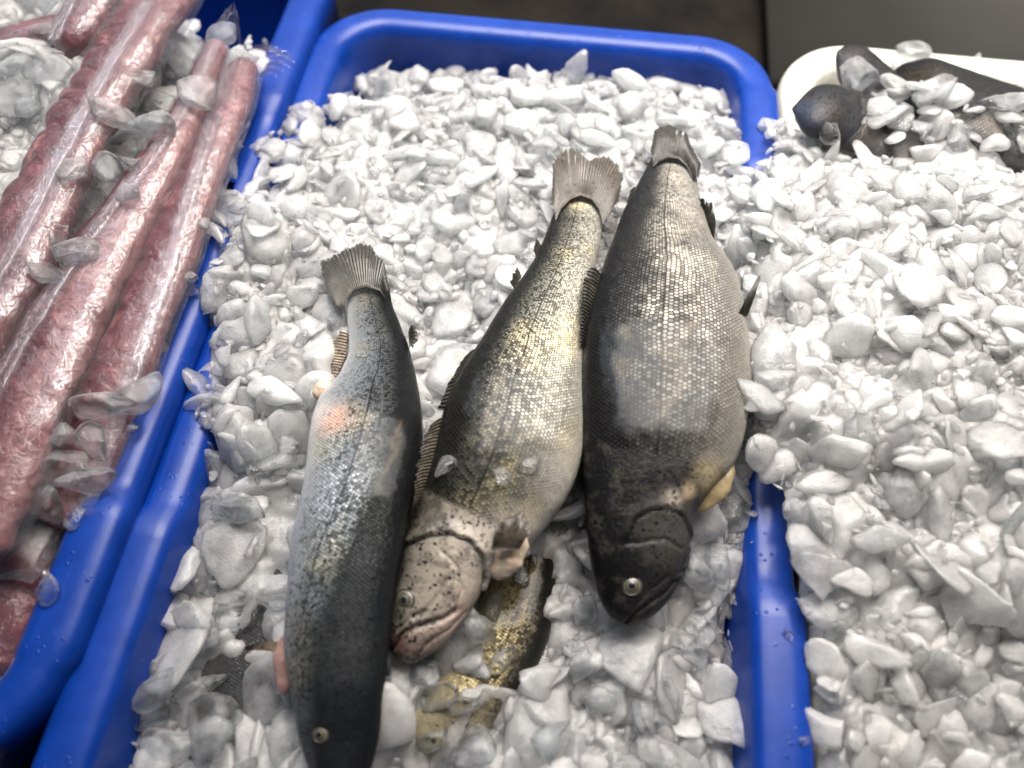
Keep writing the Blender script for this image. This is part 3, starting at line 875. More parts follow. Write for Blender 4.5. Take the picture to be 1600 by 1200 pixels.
def pack(label, path, widths, z, thick=.016, pale=.2, seed=0, seam=True, tail=None, slump=1.0):
    root = empty('meat_pack'); tag(root, label, 'meat pack', None)
    pts = np.array([P(x, y, zz) for (x, y), zz in zip(path, z)])
    wd = np.array(widths) / 2650.0 * .5 * 1.04
    n = 260
    pp = resample(np.c_[pts, wd], n)
    C = np.stack([smooth1(pp[:, k], 14) for k in range(3)], -1); rw = smooth1(pp[:, 3], 10)
    L = np.linalg.norm(np.diff(C, axis=0), axis=1).sum()
    s_ = np.linspace(0, L, n)
    cp = np.sqrt(np.clip(1 - np.clip((.014 - s_) / .014, 0, .999) ** 2, 0, 1)) * np.sqrt(np.clip(1 - np.clip((s_ - L + .014) / .014, 0, .999) ** 2, 0, 1))
    nth = 96
    rh = np.full(n, thick)
    # meat: lumpy cubes along the tube
    V, A, U = tube(C, rw * cp * .93, rh * cp * .95, nth)
    flat = V.reshape(-1, 3); cen = np.repeat(C, nth, 0)
    d = (flat - cen)
    side = np.einsum('ij,ij->i', d, np.repeat(A, nth, 0)) / np.maximum(np.repeat(rw, nth), 1e-4)
    chunky = smooth(side + .5 * fbm(flat, 30, seed + 4), -.1, .35)
    sw = np.repeat(s_, nth) + .008 * noise(flat, 60, seed + 6) + .25 * side * rw.mean() * math.sin(seed)
    seg = np.abs(np.sin(sw / .026 * math.pi + 2.0 * np.sin(sw * 37 + seed))) ** .35
    lump = fbm(flat, 38, seed + 2, 3)
    meat_k = .80 + .19 * seg * chunky + .09 * (1 - chunky) + .16 * lump
    Vm = cen + d * meat_k[:, None]
    o = mesh_obj('meat', Vm, grid_faces(n, nth, True), MEAT, root)
    at = o.data.attributes.new('pale', 'FLOAT', 'POINT')
    pv = np.clip(pale * (1.15 - chunky) + .15 * fbm(flat, 60, seed + 9), 0, .9)
    at.data.foreach_set('value', pv.astype(np.float32))
    # film: follows the lumps softly, with small puckers
    V, A, U = tube(C, rw * cp, rh * cp, nth)
    flat = V.reshape(-1, 3); d = flat - cen
    pk = fbm(flat, 170, seed + 5, 2)
    fk = .985 + .06 * seg * chunky + .045 * (1 - chunky) + .07 * lump + .02 * pk * chunky
    fk = np.maximum(fk, meat_k * .93 + .045)
    Vf = cen + d * fk[:, None]
    fo = mesh_obj('film', Vf, grid_faces(n, nth, True), FILM, root)
    uv = np.stack([np.repeat(np.linspace(0, 1, nth)[None], n, 0), np.repeat((s_ / .03)[:, None], nth, 1), np.zeros((n, nth))], -1).astype(np.float32)
    at = fo.data.attributes.new('pucker', 'FLOAT', 'POINT'); at.data.foreach_set('value', chunky.astype(np.float32))
    at = fo.data.attributes.new('fuv', 'FLOAT_VECTOR', 'POINT'); at.data.foreach_set('vector', uv.ravel())
    top = C + U * (rh * 1.06)[:, None]
    if seam:    # the folded-over seam: a flattened clear tube that runs along the pack
        off = rw * (.38 if seam == 1 else seam) * np.cos(np.linspace(0, 2.2, n) + seed)
        Cs = top + A * off[:, None] - U * (rh * .22 * (off / np.maximum(rw, 1e-4)) ** 2)[:, None]
        Vs, _, _ = tube(Cs[8:-8], np.full(n - 16, .0052) * (1 + .25 * fbm(Cs[8:-8], 60, seed)), np.full(n - 16, .0022), 20)
        so = mesh_obj('seam', Vs.reshape(-1, 3), grid_faces(n - 16, 20, True), FILM, root)
        at = so.data.attributes.new('fuv', 'FLOAT_VECTOR', 'POINT')
        uv = np.stack([np.repeat(np.linspace(0, .3, 20)[None], n - 16, 0), np.repeat((s_[8:-8] / .03)[:, None], 20, 1), np.zeros((n - 16, 20))], -1).astype(np.float32)
        at.data.foreach_set('vector', uv.ravel())
    if tail:
        (bpx, tpx, zb, zt) = tail
        nc, nr = 40, 30
        B = resample(bpx, nc); Tq = resample(tpx, nc)
        TV = []
        for j in range(nc):
            b = P(*B[j], zb); e = P(*Tq[j], zt)
            for i in range(nr):
                a = i / (nr - 1)
                q = b + (e - b) * a
                q = q + np.array([0, 0, .0026 * math.sin(j * .9 + a * 3) * (.3 + a) + .004 * math.sin(a * 3.1)])
                TV.append(q)
        TV = np.array(TV); TV += np.c_[np.zeros(len(TV)), np.zeros(len(TV)), fbm(TV, 200, seed) * .0015]
        to = mesh_obj('film_end', TV, grid_faces(nc, nr), FILM, root)
        uv = np.stack(np.meshgrid(np.linspace(0, .5, nc), np.linspace(0, 1.5, nr), indexing='ij') + [np.zeros((nc, nr))], -1).astype(np.float32)
        at = to.data.attributes.new('fuv', 'FLOAT_VECTOR', 'POINT'); at.data.foreach_set('vector', uv.ravel())
    return root


pack('dark red meat pack lying closest to the blue tray rim', [(388, 96), (360, 170), (322, 260), (287, 350), (250, 440), (203, 545), (163, 640), (125, 740), (90, 830)],
     [66, 80, 84, 90, 96, 104, 108, 112, 105], [.030, .031, .030, .028, .026, .022, .018, .012, .006], .011, .55, 1, .75,
     ([(388, 78), (402, 84), (414, 100), (412, 122)], [(432, 82), (446, 84), (460, 92), (428, 118)], .034, .044))
pack('pale marbled meat pack between the rim pack and the film striped pack', [(345, 70), (305, 170), (252, 265), (192, 350), (130, 450), (78, 550), (30, 655), (-15, 770), (-60, 880)],
     [50, 66, 86, 108, 124, 134, 138, 138, 130], [.036, .036, .036, .036, .036, .034, .032, .028, .022], .0125, .75, 4, .45,
     ([(325, 80), (340, 64), (368, 60), (380, 76)], [(350, 30), (358, 18), (368, 8), (372, 24)], .036, .058))
pack('wide pink meat pack with a bright seam running to the left edge', [(272, -30), (225, 45), (172, 125), (125, 205), (80, 290), (32, 390), (-28, 490), (-85, 580)],
     [130, 130, 128, 122, 122, 130, 140, 150], [.056, .056, .054, .052, .050, .048, .044, .040], .013, .45, 8, .30)
pack('dark meat pack end at the top left beside the ice', [(190, -40), (160, 0), (130, 50), (104, 92)], [96, 110, 100, 66], [.054, .054, .050, .044], .016, .15, 12, .3)
pack('thin pink meat pack partly under ice at the far left', [(125, 40), (75, 52), (25, 68), (-40, 92)], [60, 70, 76, 78], [.036, .036, .036, .034], .012, .35, 15, 0)
pack('dark red meat pack low down at the lower left edge', [(60, 850), (25, 910), (-5, 970), (-50, 1060)], [130, 150, 150, 150], [-.006, -.010, -.012, -.016], .015, .1, 19, 0)

# ---------------------------------------------------------------- ice
bm = bmesh.new(); bmesh.ops.create_icosphere(bm, subdivisions=4, radius=1)
bm.verts.ensure_lookup_table()
ICO_V3 = np.array([v.co[:] for v in bm.verts]); ICO_F3 = np.array([[v.index for v in f.verts] for f in bm.faces]); bm.free()
bm = bmesh.new(); bmesh.ops.create_icosphere(bm, subdivisions=3, radius=1)
ICO_V2 = np.array([v.co[:] for v in bm.verts]); ICO_F2 = np.array([[v.index for v in f.verts] for f in bm.faces]); bm.free()


def chip_shape(dirs, seed, kind=0):
    r = np.random.RandomState(seed)
    npl = r.randint(9, 15)
    nn = r.normal(size=(npl, 3)); nn /= np.linalg.norm(nn, axis=1)[:, None]
    hh = r.uniform(.42, .95, npl)
    dt = dirs @ nn.T
    inv = np.where(dt > .05, dt / hh, 0)
    p = 34.0
    rad = 1.0 / ((inv ** p).sum(1) + .85 ** p) ** (1 / p)
    v = dirs * rad[:, None] * 1.12
    ax = [(1.0, .78, .30), (1.15, .64, .26), (.9, .82, .40), (1.25, .52, .30), (1.0, .9, .22)][seed % 5]
    v = v * np.array(ax)
    v[:, 2] += r.uniform(-.13, .13) * (v[:, 0] ** 2)
    v[:, 1] += r.uniform(-.22, .22) * (v[:, 0] ** 2)
    rg = 1 - np.abs(fbm(dirs + seed, 3.2, seed + 8, 3)) * 2
    v = v * (1 + .09 * fbm(dirs + seed, 1.9, seed, 2) + .035 * rg + .05 * fbm(dirs + seed, 7, seed + 3, 3) + .025 * noise(dirs + seed, 17, seed + 5))[:, None]
    return v


NV = 26
CH3 = [chip_shape(ICO_V3, 100 + k) for k in range(NV)]
CH2 = [chip_shape(ICO_V2, 100 + k) for k in range(NV)]


def rot_from(normal, spin, tilt, r):
    n = np.asarray(normal, float)
    n = n + r.normal(size=3) * tilt
    n /= np.linalg.norm(n)
    a = np.cross(n, [math.cos(spin), math.sin(spin), .01]); a /= np.linalg.norm(a)
    b = np.cross(n, a)
    return np.stack([a, b, n], 1)


def idw(ctrl):
    A = np.array([P(x, y, z) for x, y, z in ctrl])
    def H(xy):
        d2 = ((xy[..., None, :] - A[:, :2]) ** 2).sum(-1) + 2e-5
        w_ = d2 ** -1.6
        h = (w_ * A[:, 2]).sum(-1) / w_.sum(-1)
        p3 = np.concatenate([xy, np.zeros(xy.shape[:-1] + (1,))], -1)
        return h + .0055 * noise(p3, 28, 5) + .003 * noise(p3, 70, 6)
    return H


def domes(xy, cell, seed, tilt=.55, aniso=.45):
    g = np.floor(xy / cell).astype(np.int64)
    best = np.full(xy.shape[:-1], -1e9)
    for dx in (-2, -1, 0, 1, 2):
        for dy in (-2, -1, 0, 1, 2):
            ix, iy = g[..., 0] + dx + 5000, g[..., 1] + dy + 5000
            h = [hash3(ix, iy, np.full_like(ix, k), seed) for k in range(7)]
            sx, sy = (ix - 5000 + h[0]) * cell, (iy - 5000 + h[1]) * cell
            px, py = xy[..., 0] - sx, xy[..., 1] - sy
            a = h[2] * math.pi; ca, sa = np.cos(a), np.sin(a)
            u, v = px * ca + py * sa, -px * sa + py * ca
            an = 1 + aniso * h[3]
            d = np.sqrt((u / an) ** 2 + (v * an) ** 2) / (cell * (.70 + .3 * h[4]))
            z = (h[4] - .5) * cell * .36 + tilt * ((h[5] - .5) * px + (h[6] - .5) * py) * 2 - cell * .42 * d ** 5
            best = np.maximum(best, z)
    return best


def dist_poly(pt, poly):
    d = np.full(pt.shape[0], 1e9)
    n = len(poly)
    for i in range(n):
        a = np.array(poly[i], float); b = np.array(poly[(i + 1) % n], float)
        e = b - a; w_ = pt - a
        t = np.clip((w_ @ e) / (e @ e + 1e-9), 0, 1)
        d = np.minimum(d, np.linalg.norm(w_ - t[:, None] * e, axis=1))
    return d


FISH_KEEP = None


def blocked(pts, margin):
    """centres of chips that would stand inside or on top of a fish lying on the ice"""
    out = np.zeros(len(pts), bool)
    for C, Hh, W in FISHES:
        Cs, Hs, Ws = C[::6], Hh[::6], W[::6]
        d = np.linalg.norm(pts[:, None, :2] - Cs[None, :, :2], axis=2) - Hs[None] * .90
        k = np.argmin(d, axis=1)
        dd = d[np.arange(len(pts)), k]
        out |= (dd < margin) & (pts[:, 2] > Cs[k, 2] - Ws[k] * .35 - margin)
    return out


def fish_top(pts):
    z = np.full(len(pts), -9.0)
    for C, Hh, W in FISHES:
        d = np.linalg.norm(pts[:, None, :2] - C[None, ::6, :2], axis=2) / np.maximum(Hh[None, ::6], .001)
        zz = C[None, ::6, 2] + W[None, ::6] * np.sqrt(np.clip(1 - d ** 2, 0, 1))
        z = np.maximum(z, np.where(d < 1, zz, -9).max(1))
    return z


def heap(name, label, ctrl, poly, mat, bounds, spacing, size, layers=3, seed=0, hires=600, cover=(), core=.0012, lay=.0055, keep=.85, clump=0.0):
    r = np.random.RandomState(seed)
    H = idw(ctrl)
    x0, x1, y0, y1 = bounds
    Vs, Fs, off = [], [], 0
    count = 0
    for ly in range(layers):
        gx, gy = np.meshgrid(np.arange(x0, x1, spacing), np.arange(y0, y1, spacing))
        xy = np.stack([gx.ravel(), gy.ravel()], -1)
        xy = xy + r.uniform(-.5, .5, xy.shape) * spacing
        z = H(xy) - ly * lay + r.normal(size=len(xy)) * .0035
        pts = np.c_[xy, z]
        pr = proj(pts)
        ok = inpoly(pr, poly)
        s_ = size * r.uniform(.45, 1.15, len(pts)) * np.where(r.uniform(size=len(pts)) < .2, .5, 1)
        big = r.uniform(size=len(pts)) < .10
        s_[big] *= 1.3
        s_ *= 1 + .55 * smooth(pr[:, 1], 650, 1150) * (x0 < 0)
        dp = dist_poly(pr, poly)
        ok &= dp > s_ * 1500 * .35
        bl = blocked(pts, size * .10)
        cv = np.zeros(len(pts), bool)
        for (cx, cy, cr) in cover: cv |= np.hypot(pr[:, 0] - cx, pr[:, 1] - cy) < cr
        ok &= ~bl | (cv & (ly == 0) & (r.uniform(size=len(pts)) < (.22 if x0 > -.3 and x0 < 0 else .5)))
        lift = cv & bl
        pts[lift, 2] = np.maximum(pts[lift, 2], fish_top(pts[lift]) + .0015)
        ok &= (r.uniform(size=len(pts)) < keep)
        for i in np.where(ok)[0]:
            e = .004
            gxn = (H(xy[i] + [e, 0]) - H(xy[i] - [e, 0])) / (2 * e); gyn = (H(xy[i] + [0, e]) - H(xy[i] - [0, e])) / (2 * e)
            nrm = np.array([-gxn, -gyn, 1.0])
            Rm = rot_from(nrm, r.uniform(0, 6.28), .26 if r.uniform() < .88 else .8, r)
            k = r.randint(NV)
            near = pr[i, 1] > hires and ly < 2
            sv, sf = (CH3[k], ICO_F3) if near else (CH2[k], ICO_F2)
            mirror = r.choice([-1, 1]); vv = sv * np.array([s_[i] * mirror, s_[i] * r.uniform(.85, 1.2), s_[i]])
            V = vv @ Rm.T + pts[i]
            Vs.append(V); Fs.append((sf if mirror > 0 else sf[:, ::-1]) + off); off += len(V); count += 1
    # crumbs and slush between the chips
    gx, gy = np.meshgrid(np.arange(x0, x1, .0062), np.arange(y0, y1, .0062))
    xy = np.stack([gx.ravel(), gy.ravel()], -1); xy = xy + r.uniform(-.5, .5, xy.shape) * .0062
    pts = np.c_[xy, H(xy) + .0005 + r.normal(size=len(xy)) * .0028]
    pr = proj(pts); ok = inpoly(pr, poly) & ~blocked(pts, .0005) & (r.uniform(size=len(pts)) < .55)
    for i in np.where(ok)[0]:
        k = r.randint(NV); sz = r.uniform(.0014, .0042)
        V = (CH2[k] * sz) @ rot_from([0, 0, 1], r.uniform(0, 6.28), .8, r).T + pts[i]
        Vs.append(V); Fs.append(ICO_F2 + off); off += len(V); count += 1
    # underlying packed ice
    if core:
        st = .0016
        gx, gy = np.meshgrid(np.arange(x0, x1, st), np.arange(y0, y1, st), indexing='ij')
        xy = np.stack([gx, gy], -1)
        z = H(xy) - core
        p3 = np.concatenate([xy, z[..., None]], -1)
        wob = np.stack([noise(p3, 130, seed + 1), noise(p3, 130, seed + 2)], -1) * .0022 + np.stack([noise(p3, 420, seed + 1), noise(p3, 420, seed + 2)], -1) * .0006
        big_ = domes(xy + wob, .0155, seed); sm_ = domes(xy + wob, .0078, seed + 50) - .0015
        p3[..., 2] += np.maximum(big_, sm_) + .0007 * fbm(p3, 300, seed + 3, 3)
        pr = proj(p3.reshape(-1, 3)); dpe = dist_poly(pr, poly)
        p3[..., 2] -= (.012 * (1 - smooth(dpe, 8, 50))).reshape(gx.shape)
        ok = (inpoly(pr, poly) & (dpe > 16)).reshape(gx.shape)
        nr, nc = gx.shape
        gf = grid_faces(nr, nc)
        keep = ok.ravel()[gf].all(1)
        gf = gf[keep]
        tri = np.concatenate([gf[:, [0, 1, 2]], gf[:, [0, 2, 3]]])[:, ::-1]
        used, inv = np.unique(tri, return_inverse=True); ncore = len(used)
        Vs.append(p3.reshape(-1, 3)[used]); Fs.append(inv.reshape(tri.shape) + off); off += ncore
        # deeper, cloudier layer of the same bed
        sl = (slice(None, None, 5), slice(None, None, 5))
        pb = p3[sl].copy(); pb[..., 2] = H(pb[..., :2]) - .017 - (.02 * (1 - smooth(dpe.reshape(gx.shape)[sl], 10, 60)))
        okb = (ok & (dpe.reshape(gx.shape) > 16))[sl]
        gf = grid_faces(*okb.shape); gf = gf[okb.ravel()[gf].all(1)]
        tri = np.concatenate([gf[:, [0, 1, 2]], gf[:, [0, 2, 3]]])[:, ::-1]
        used, inv = np.unique(tri, return_inverse=True); nback = len(used)
        Vs.append(pb.reshape(-1, 3)[used]); Fs.append(inv.reshape(tri.shape) + off)
    o = mesh_obj(name, np.concatenate(Vs), np.concatenate(Fs), mat)
    at = o.data.attributes.new('clearness', 'FLOAT', 'POINT'); at.data.foreach_set('value', np.r_[np.ones(len(o.data.vertices) - ncore - nback), np.r_[np.full(ncore, .62), np.zeros(nback)]].astype(np.float32))
    tag(o, label, 'ice', None, 'stuff')
    print('HEAP', name, count)
    return o, H


polyM = [(505, 170), (470, 165), (425, 185), (405, 215), (410, 265), (370, 295), (332, 345), (335, 385), (322, 430), (332, 490), (325, 560), (300, 620), (312, 680), (322, 760), (318, 830), (285, 880), (262, 960), (262, 1010),
         (210, 1075), (183, 1120), (178, 1260), (160, 1420), (1150, 1420), (1140, 1250), (1143, 1120), (1152, 1000), (1172, 880), (1182, 800), (1166, 740), (1215, 640), (1215, 400), (1200, 270), (1165, 258), (1160, 230), (1170, 200), (1140, 160),
         (1100, 125), (1040, 100), (980, 98), (940, 118), (870, 100), (800, 122), (700, 105), (640, 115), (600, 105), (560, 125), (530, 140)]
ctrlM = [(560, 140, -.022), (700, 120, -.026), (870, 110, -.024), (1000, 108, -.022), (1120, 150, -.016), (640, 200, -.004), (800, 190, .002), (960, 190, .004), (1100, 230, .002),
         (480, 190, .004), (430, 240, .010), (390, 310, .014), (500, 280, .006), (560, 350, .002), (650, 400, .000), (740, 330, .004), (760, 500, .000), (700, 620, -.002), (380, 420, .013), (450, 380, .012), (370, 550, .010), (440, 600, .010), (350, 640, .002),
         (1180, 300, .006), (1190, 450, .012), (1190, 600, .012), (1050, 500, .008), (850, 600, .002), (950, 750, -.008), (420, 720, .000), (350, 760, -.014), (430, 800, -.012), (330, 900, -.024), (400, 980, -.022), (280, 1050, -.028), (350, 1150, -.024), (230, 1150, -.030), (300, 1250, -.028),
         (1170, 780, -.004), (1130, 820, -.008), (1130, 900, -.016), (1000, 1040, -.016), (1100, 1050, -.024), (900, 950, -.018), (880, 1130, -.018), (1050, 1180, -.024), (780, 1170, -.018), (640, 1100, -.018), (700, 1030, -.016), (620, 1180, -.018), (900, 1300, -.022), (600, 1350, -.03)]
coverM = [(893, 835, 22), (884, 880, 30), (690, 1055, 62), (330, 1040, 45), (400, 1120, 60), (330, 1160, 60), (300, 930, 60), (370, 900, 38), (410, 1000, 16), (640, 1130, 60), (800, 930, 30), (720, 1120, 30), (660, 960, 0), (350, 860, 60), (265, 1110, 60), (440, 860, 20)]
heap('crushed_ice', 'crushed ice bed in the middle blue tray around the three trout', ctrlM, polyM, ICE, (-.27, .2, -.06, .60), .0116, .0128, 2, 11, 760, coverM)

polyR = [(1185, 265), (1200, 215), (1190, 190), (1225, 178), (1255, 190), (1290, 170), (1330, 175), (1300, 165), (1290, 125), (1305, 108), (1370, 105), (1440, 96), (1520, 112), (1600, 128), (1800, 170), (1900, 1420), (1330, 1420), (1312, 1250), (1300, 1180), (1282, 1120),
         (1280, 1040), (1262, 960), (1240, 870), (1232, 820), (1215, 765), (1178, 705), (1165, 660), (1160, 560), (1165, 400), (1170, 320)]
ctrlR = [(1200, 240, .014), (1230, 215, .012), (1290, 240, .016), (1300, 130, -.022), (1350, 130, -.016), (1450, 115, -.014), (1550, 130, -.012), (1440, 160, .006), (1550, 180, .008), (1400, 200, .022), (1500, 230, .026), (1600, 220, .022), (1240, 320, .022), (1330, 320, .034), (1450, 340, .040), (1580, 350, .040),
         (1190, 450, .026), (1270, 460, .042), (1400, 480, .048), (1560, 520, .046), (1200, 600, .034), (1280, 640, .042), (1420, 660, .046), (1580, 700, .044), (1210, 720, .024), (1280, 780, .028), (1400, 830, .032), (1560, 860, .032), (1270, 900, .014), (1340, 960, .016), (1480, 1000, .018),
         (1290, 1060, .008), (1300, 1150, .006), (1310, 1230, .004), (1370, 1120, .004), (1500, 1130, .004), (1340, 1200, .002), (1450, 1250, -.006), (1600, 1100, .008), (1700, 600, .04)]
coverR = [(1335, 190, 20), (1395, 150, 26), (1510, 150, 26), (1465, 275, 45), (1510, 300, 50), (1420, 262, 35), (1420, 170, 60), (1500, 190, 70), (1590, 200, 60), (1350, 210, 26), (1290, 215, 20), (1470, 120, 26), (1340, 120, 24), (1560, 180, 40), (1430, 245, 60), (1530, 250, 60)]
heap('crushed_ice', 'high crushed ice heap spilling out of the white tray on the right', ctrlR, polyR, ICE_R, (.11, .53, -.06, .62), .0112, .0128, 2, 23, 760, coverR)

polyL = [(-300, -80), (90, -60), (200, 20), (280, 20), (330, 90), (360, 60), (420, 60), (415, 130), (375, 250), (325, 380), (285, 460), (228, 590), (168, 700), (130, 780), (110, 850), (85, 900), (60, 980), (25, 1060), (0, 1130), (-40, 1400), (-300, 1500)]
ctrlL = [(0, 20, .030), (70, 40, .030), (40, 130, .046), (60, 200, .040), (0, 250, .044), (300, 120, .020), (350, 90, .014), (390, 150, .010), (250, 300, .014), (100, 420, .008), (200, 600, .000), (100, 720, .000), (120, 780, -.002), (60, 850, -.010), (60, 950, -.016), (20, 1060, -.022), (0, 1150, -.030), (300, 400, .006), (-150, 700, .0)]
coverL = []
FISH_SAVE = FISHES; 
heap('crushed_ice', 'crushed ice bed in the left blue tray under the meat packs', ctrlL, polyL, ICE, (-.62, -.225, -.05, .60), .0122, .0134, 2, 37, 700, coverL)

# ---------------------------------------------------------------- loose pieces of ice, each one a thing
bpy.context.view_layer.update()
dg = bpy.context.evaluated_depsgraph_get()
tv, tf, off = [], [], 0
for o in SC.objects:
    if o.type == 'MESH' and o.name.split('.')[0] not in ('wall_back', 'ground'):
        me = o.data; n = len(me.vertices)
        a = np.empty(n * 3, np.float32); me.vertices.foreach_get('co', a)
        me.calc_loop_triangles()
        t = np.empty(len(me.loop_triangles) * 3, np.int32); me.loop_triangles.foreach_get('vertices', t)
        tv.append(a.reshape(-1, 3)); tf.append(t.reshape(-1, 3) + off); off += n
BV = BVHTree.FromPolygons(np.concatenate(tv).tolist(), np.concatenate(tf).tolist())
del tv, tf


def cast(x, y):
    d = RM @ np.array([x - 800.0, y - 600.0, F]); d /= np.linalg.norm(d)
    h = BV.ray_cast(Vector(CAMP), Vector(d))
    if h[0] is None: return P(x, y, 0), np.array([0, 0, 1.0]), .5
    n = np.array(h[1]); 
    if n @ d > 0: n = -n
    return np.array(h[0]), n, h[3]


CHIP_MESH = {}


def chip(x, y, length, label, ang=0, k=0, asp=1.0, tilt=.12, lift=.5, mat=ICE_CLEAR, group=None, thick=1.0):
    hits = [cast(x + dx, y + dy) for dx, dy in ((0, 0), (length * .2, 0), (-length * .2, 0), (0, length * .2), (0, -length * .2))]
    p, n, dist = hits[0]
    n = np.mean([h[1] for h in hits], axis=0) * .5 + np.array([0, 0, .8]); n /= np.linalg.norm(n)
    zt = np.mean([h[0][2] for h in hits]); 
    sz = length / F * dist * .5
    r = np.random.RandomState(int(x * 13 + y * 7))
    key = (k % NV, mat.name)
    if key not in CHIP_MESH:
        cv_ = CH3[k % NV].copy(); ex = np.abs(cv_).max(0); cv_ /= ex; cv_[:, 2] *= .34
        me0 = mesh_obj('ice_piece', cv_, ICO_F3, mat)
        at = me0.data.attributes.new('clearness', 'FLOAT', 'POINT'); at.data.foreach_set('value', np.ones(len(cv_), np.float32))
        CHIP_MESH[key] = me0.data; bpy.data.objects.remove(me0)
    o = bpy.data.objects.new('ice_piece', CHIP_MESH[key]); COL.objects.link(o)
    n = n + r.normal(size=3) * tilt; n /= np.linalg.norm(n)
    a0 = R_(ang)     # direction in the picture, turned into a direction over the table
    e = P(x + 10 * math.cos(a0), y - 10 * math.sin(a0), 0) - P(x, y, 0); e /= np.linalg.norm(e)
    e = e - n * (e @ n); e /= np.linalg.norm(e)
    b = np.cross(n, e)
    loc = p + np.array([0, 0, 1]) * sz * .38 * lift * thick
    M = Matrix.Identity(4)
    for i in range(3):
        M[i][0] = e[i] * sz; M[i][1] = b[i] * sz * asp; M[i][2] = n[i] * sz * thick; M[i][3] = loc[i]
    o.matrix_world = M
    tag(o, label, 'ice piece', group)
    return o


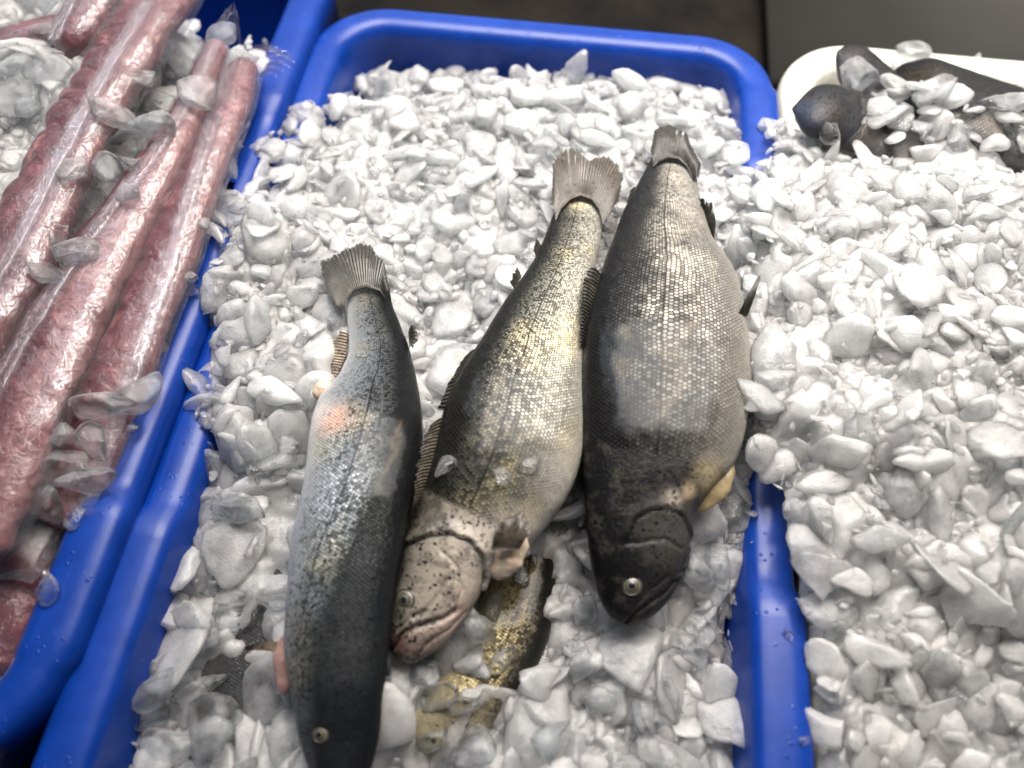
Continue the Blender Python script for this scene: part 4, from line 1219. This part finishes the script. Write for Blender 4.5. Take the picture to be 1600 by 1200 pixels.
LOOSE = [
    # on the meat packs
    (290, 85, 78, 'large flat ice piece on the meat beside the twisted film end', 60, 0, 1.0),
    (352, 62, 46, 'small rounded ice piece just under the twisted film end', 80, 2, 1.1),
    (310, 160, 70, 'upright ice slab against the dark end of the rim pack', 75, 4, .8),
    (180, 180, 88, 'long thin ice sliver crossing the seam of the wide pack', 5, 1, .6),
    (240, 205, 100, 'broad ice piece below the long sliver on the packs', -8, 8, .6),
    (205, 235, 84, 'ice flake with a pointed lower edge in the middle of the packs', -20, 12, .7),
    (115, 268, 50, 'diamond shaped ice piece on the bright seam', 60, 6, .9),
    (160, 265, 56, 'roundish ice piece right of the diamond shaped one', 10, 10, .9),
    (208, 258, 36, 'small ice piece beside the roundish one on the packs', 0, 14, .8),
    (200, 300, 52, 'ice piece with rough lower edge above the pale marbled pack', -60, 16, .7),
    (140, 325, 92, 'big ragged ice piece lying over the pale marbled pack', -35, 20, .9),
    (225, 130, 40, 'little ice piece tucked under the lumpy pack edge', 20, 22, .8),
    (250, 170, 60, 'ice piece leaning on the middle of the rim pack', -40, 24, .8),
    (110, 395, 76, 'flat ice piece across the top of the pale marbled pack', 10, 9, .7),
    (65, 428, 52, 'pale ice piece left of the flat one on the marbled pack', -5, 13, .7),
    (95, 370, 34, 'tiny ice piece behind the flat one on the marbled pack', 30, 3, .9),
    (155, 632, 104, 'long ice piece lying on the lower rim pack', 18, 1, .55),
    (222, 622, 82, 'clear ice piece bridging the rim pack and the blue rim', 32, 7, .65),
    (148, 695, 72, 'finger shaped ice piece standing below the long one', -68, 5, .55),
    (100, 678, 48, 'rounded ice piece left of the finger shaped one', 10, 18, .9),
    (100, 730, 98, 'wide ice piece over the lower end of the rim pack', -8, 21, .6),
    (135, 757, 92, 'straight ice stick pointing at the raised part of the rim', 8, 17, .42),
    (72, 785, 74, 'oval ice piece under the lower end of the marbled pack', -70, 11, .7),
    (60, 862, 116, 'largest ice piece at the left, wedge shaped, against the rim', -5, 0, .85),
    (80, 915, 52, 'small ice piece below the wedge shaped one', -60, 15, .8),
    (122, 810, 38, 'small bright ice piece between the wedge and the ice stick', 20, 19, .9),
    (75, 115, 66, 'angular ice piece with a sharp corner at the upper left', -50, 4, .9),
    (30, 108, 60, 'smooth ice piece beside the angular one at the upper left', 0, 8, .7),
    (70, 62, 60, 'ice piece sitting on the thin pink pack', 10, 2, .8),
    (65, 10, 96, 'blurred bright ice lump at the top left edge', 0, 10, .6),
    (25, 160, 90, 'flat bright ice slab touching the left edge', -30, 12, .8),
    # on the blue rim
    (300, 434, 22, 'small upper ice crumb on the rim between the two slots', 20, 6, .8),
    (305, 457, 28, 'lower larger ice crumb on the rim between the two slots', 60, 14, .9),
    (207, 669, 18, 'tiny ice crumb on the rim below the lower slot', 0, 3, .8),
    (320, 352, 22, 'small clear ice bead beside the upper slot', 70, 2, .9),
    (1232, 994, 22, 'small ice crumb on the right rim of the middle tray', -40, 6, .6),
    (1254, 1158, 22, 'lowest ice crumb on the right rim of the middle tray', 0, 9, .7),
    (1252, 938, 18, 'ice crumb at the edge of the spilling heap on the rim', 30, 14, .9),
    # on the trout
    (699, 728, 46, 'oval ice piece on the back edge of the middle trout', 12, 8, .75),
    (779, 744, 42, 'faint smaller ice piece between two others on the middle trout', -30, 10, .65),
    (828, 730, 46, 'round ice piece nearest the belly of the middle trout', 60, 2, .8),
    (566, 556, 22, 'thin ice flake on the left trout near its tail', -30, 12, .6),
    (826, 406, 28, 'ice piece between the small back fins of the middle trout', 20, 6, .8),
    # around the heads
    (812, 903, 36, 'ice piece below the pectoral fin of the middle trout', 40, 16, .9),
    (772, 944, 50, 'bright ice lump right of the pale gill cover', -60, 20, .85),
    (742, 990, 58, 'ice lump under the pink jaw of the middle trout', 10, 2, .9),
    (790, 1030, 66, 'flat ice piece on the golden scales of the buried trout', 38, 5, .42),
    (660, 1052, 60, 'ice piece just below the mouth of the middle trout', -20, 4, .7),
    (690, 1088, 74, 'ice flake lying below the mouth piece', 10, 12, .6),
    (722, 1098, 70, 'pale crescent ice piece over the buried spotted head', 25, 1, .5),
    (672, 1160, 52, 'ice lump left of the buried spotted head', 60, 20, .85),
    (742, 1170, 92, 'big smooth ice piece at the bottom edge under the buried trout', -15, 8, .7),
    (850, 1158, 74, 'smooth upright ice piece in the bottom middle', 75, 18, .75),
    (1075, 1020, 84, 'slanting finger shaped ice piece below the dark head', -42, 5, .45),
    (1010, 1110, 78, 'tall ice piece with a pointed top near the bottom right of the bed', 80, 24, .65),
    (930, 1100, 62, 'rounded ice piece left of the pointed one', 10, 2, .8),
    (908, 1048, 56, 'upright ice piece under the snout of the right trout', 80, 10, .75),
    (905, 955, 60, 'ice slab left of the right trout snout', 0, 4, .8),
    (1085, 905, 70, 'white ice piece touching the right trout cheek', 60, 16, .9),
    (1120, 880, 84, 'large broken ice piece at the edge of the bed by the cheek', -50, 20, .7),
    (1150, 800, 62, 'ice piece leaning to the right rim below the spilling heap', 70, 22, .85),
    (340, 1130, 104, 'large rounded ice piece in front of the buried black fish', 40, 8, .85),
    (225, 1125, 66, 'rounded ice piece at the lower left corner of the bed', 60, 10, .95),
    (255, 1165, 84, 'big ice lump at the bottom edge of the bed corner', 30, 20, .9),
    (255, 1075, 86, 'ridge shaped ice piece above the corner lumps', 40, 5, .45),
    (305, 1078, 92, 'long ice piece beside the black gap', 38, 1, .42),
    (430, 943, 62, 'ice piece with its end under the silver blue trout', 8, 13, .5),
    (365, 965, 84, 'flat ice piece over the buried black fish', -10, 9, .7),
    (335, 905, 72, 'oval ice piece at the left of the buried black fish', 10, 14, .75),
    (432, 712, 96, 'wide ice wedge beside the belly of the silver blue trout', 15, 12, .65),
    (375, 797, 86, 'flat ice slab near the inner wall of the middle tray', 0, 21, .5),
    (1060, 870, 0, '', 0, 0, 1),
    # white tray
    (1298, 205, 44, 'upright ice piece in front of the dark snout', 85, 5, .7),
    (1340, 118, 66, 'ice piece in front of the upper snout in the white tray', 30, 0, .8),
    (1420, 88, 52, 'boxy ice piece on the far black back', 0, 2, .8),
    (1460, 145, 66, 'bright ice slab on the long black fish', 10, 12, .6),
    (1548, 164, 48, 'round ice piece near the right edge on the long black fish', -10, 10, .85),
    (1586, 205, 50, 'tall ice piece at the right edge of the white tray', 80, 18, .8),
    (1448, 210, 58, 'slim upright ice piece among the dark fish', 75, 1, .5),
    (1500, 215, 58, 'ice piece right of the slim upright one', 40, 24, .6),
    (1405, 190, 48, 'ice piece behind the gill of the dark fish', -30, 6, .9),
]
for (x, y, L_, lab, ang, k, asp) in LOOSE:
    if L_ <= 0: continue
    chip(x, y, L_, lab, ang, k, asp)
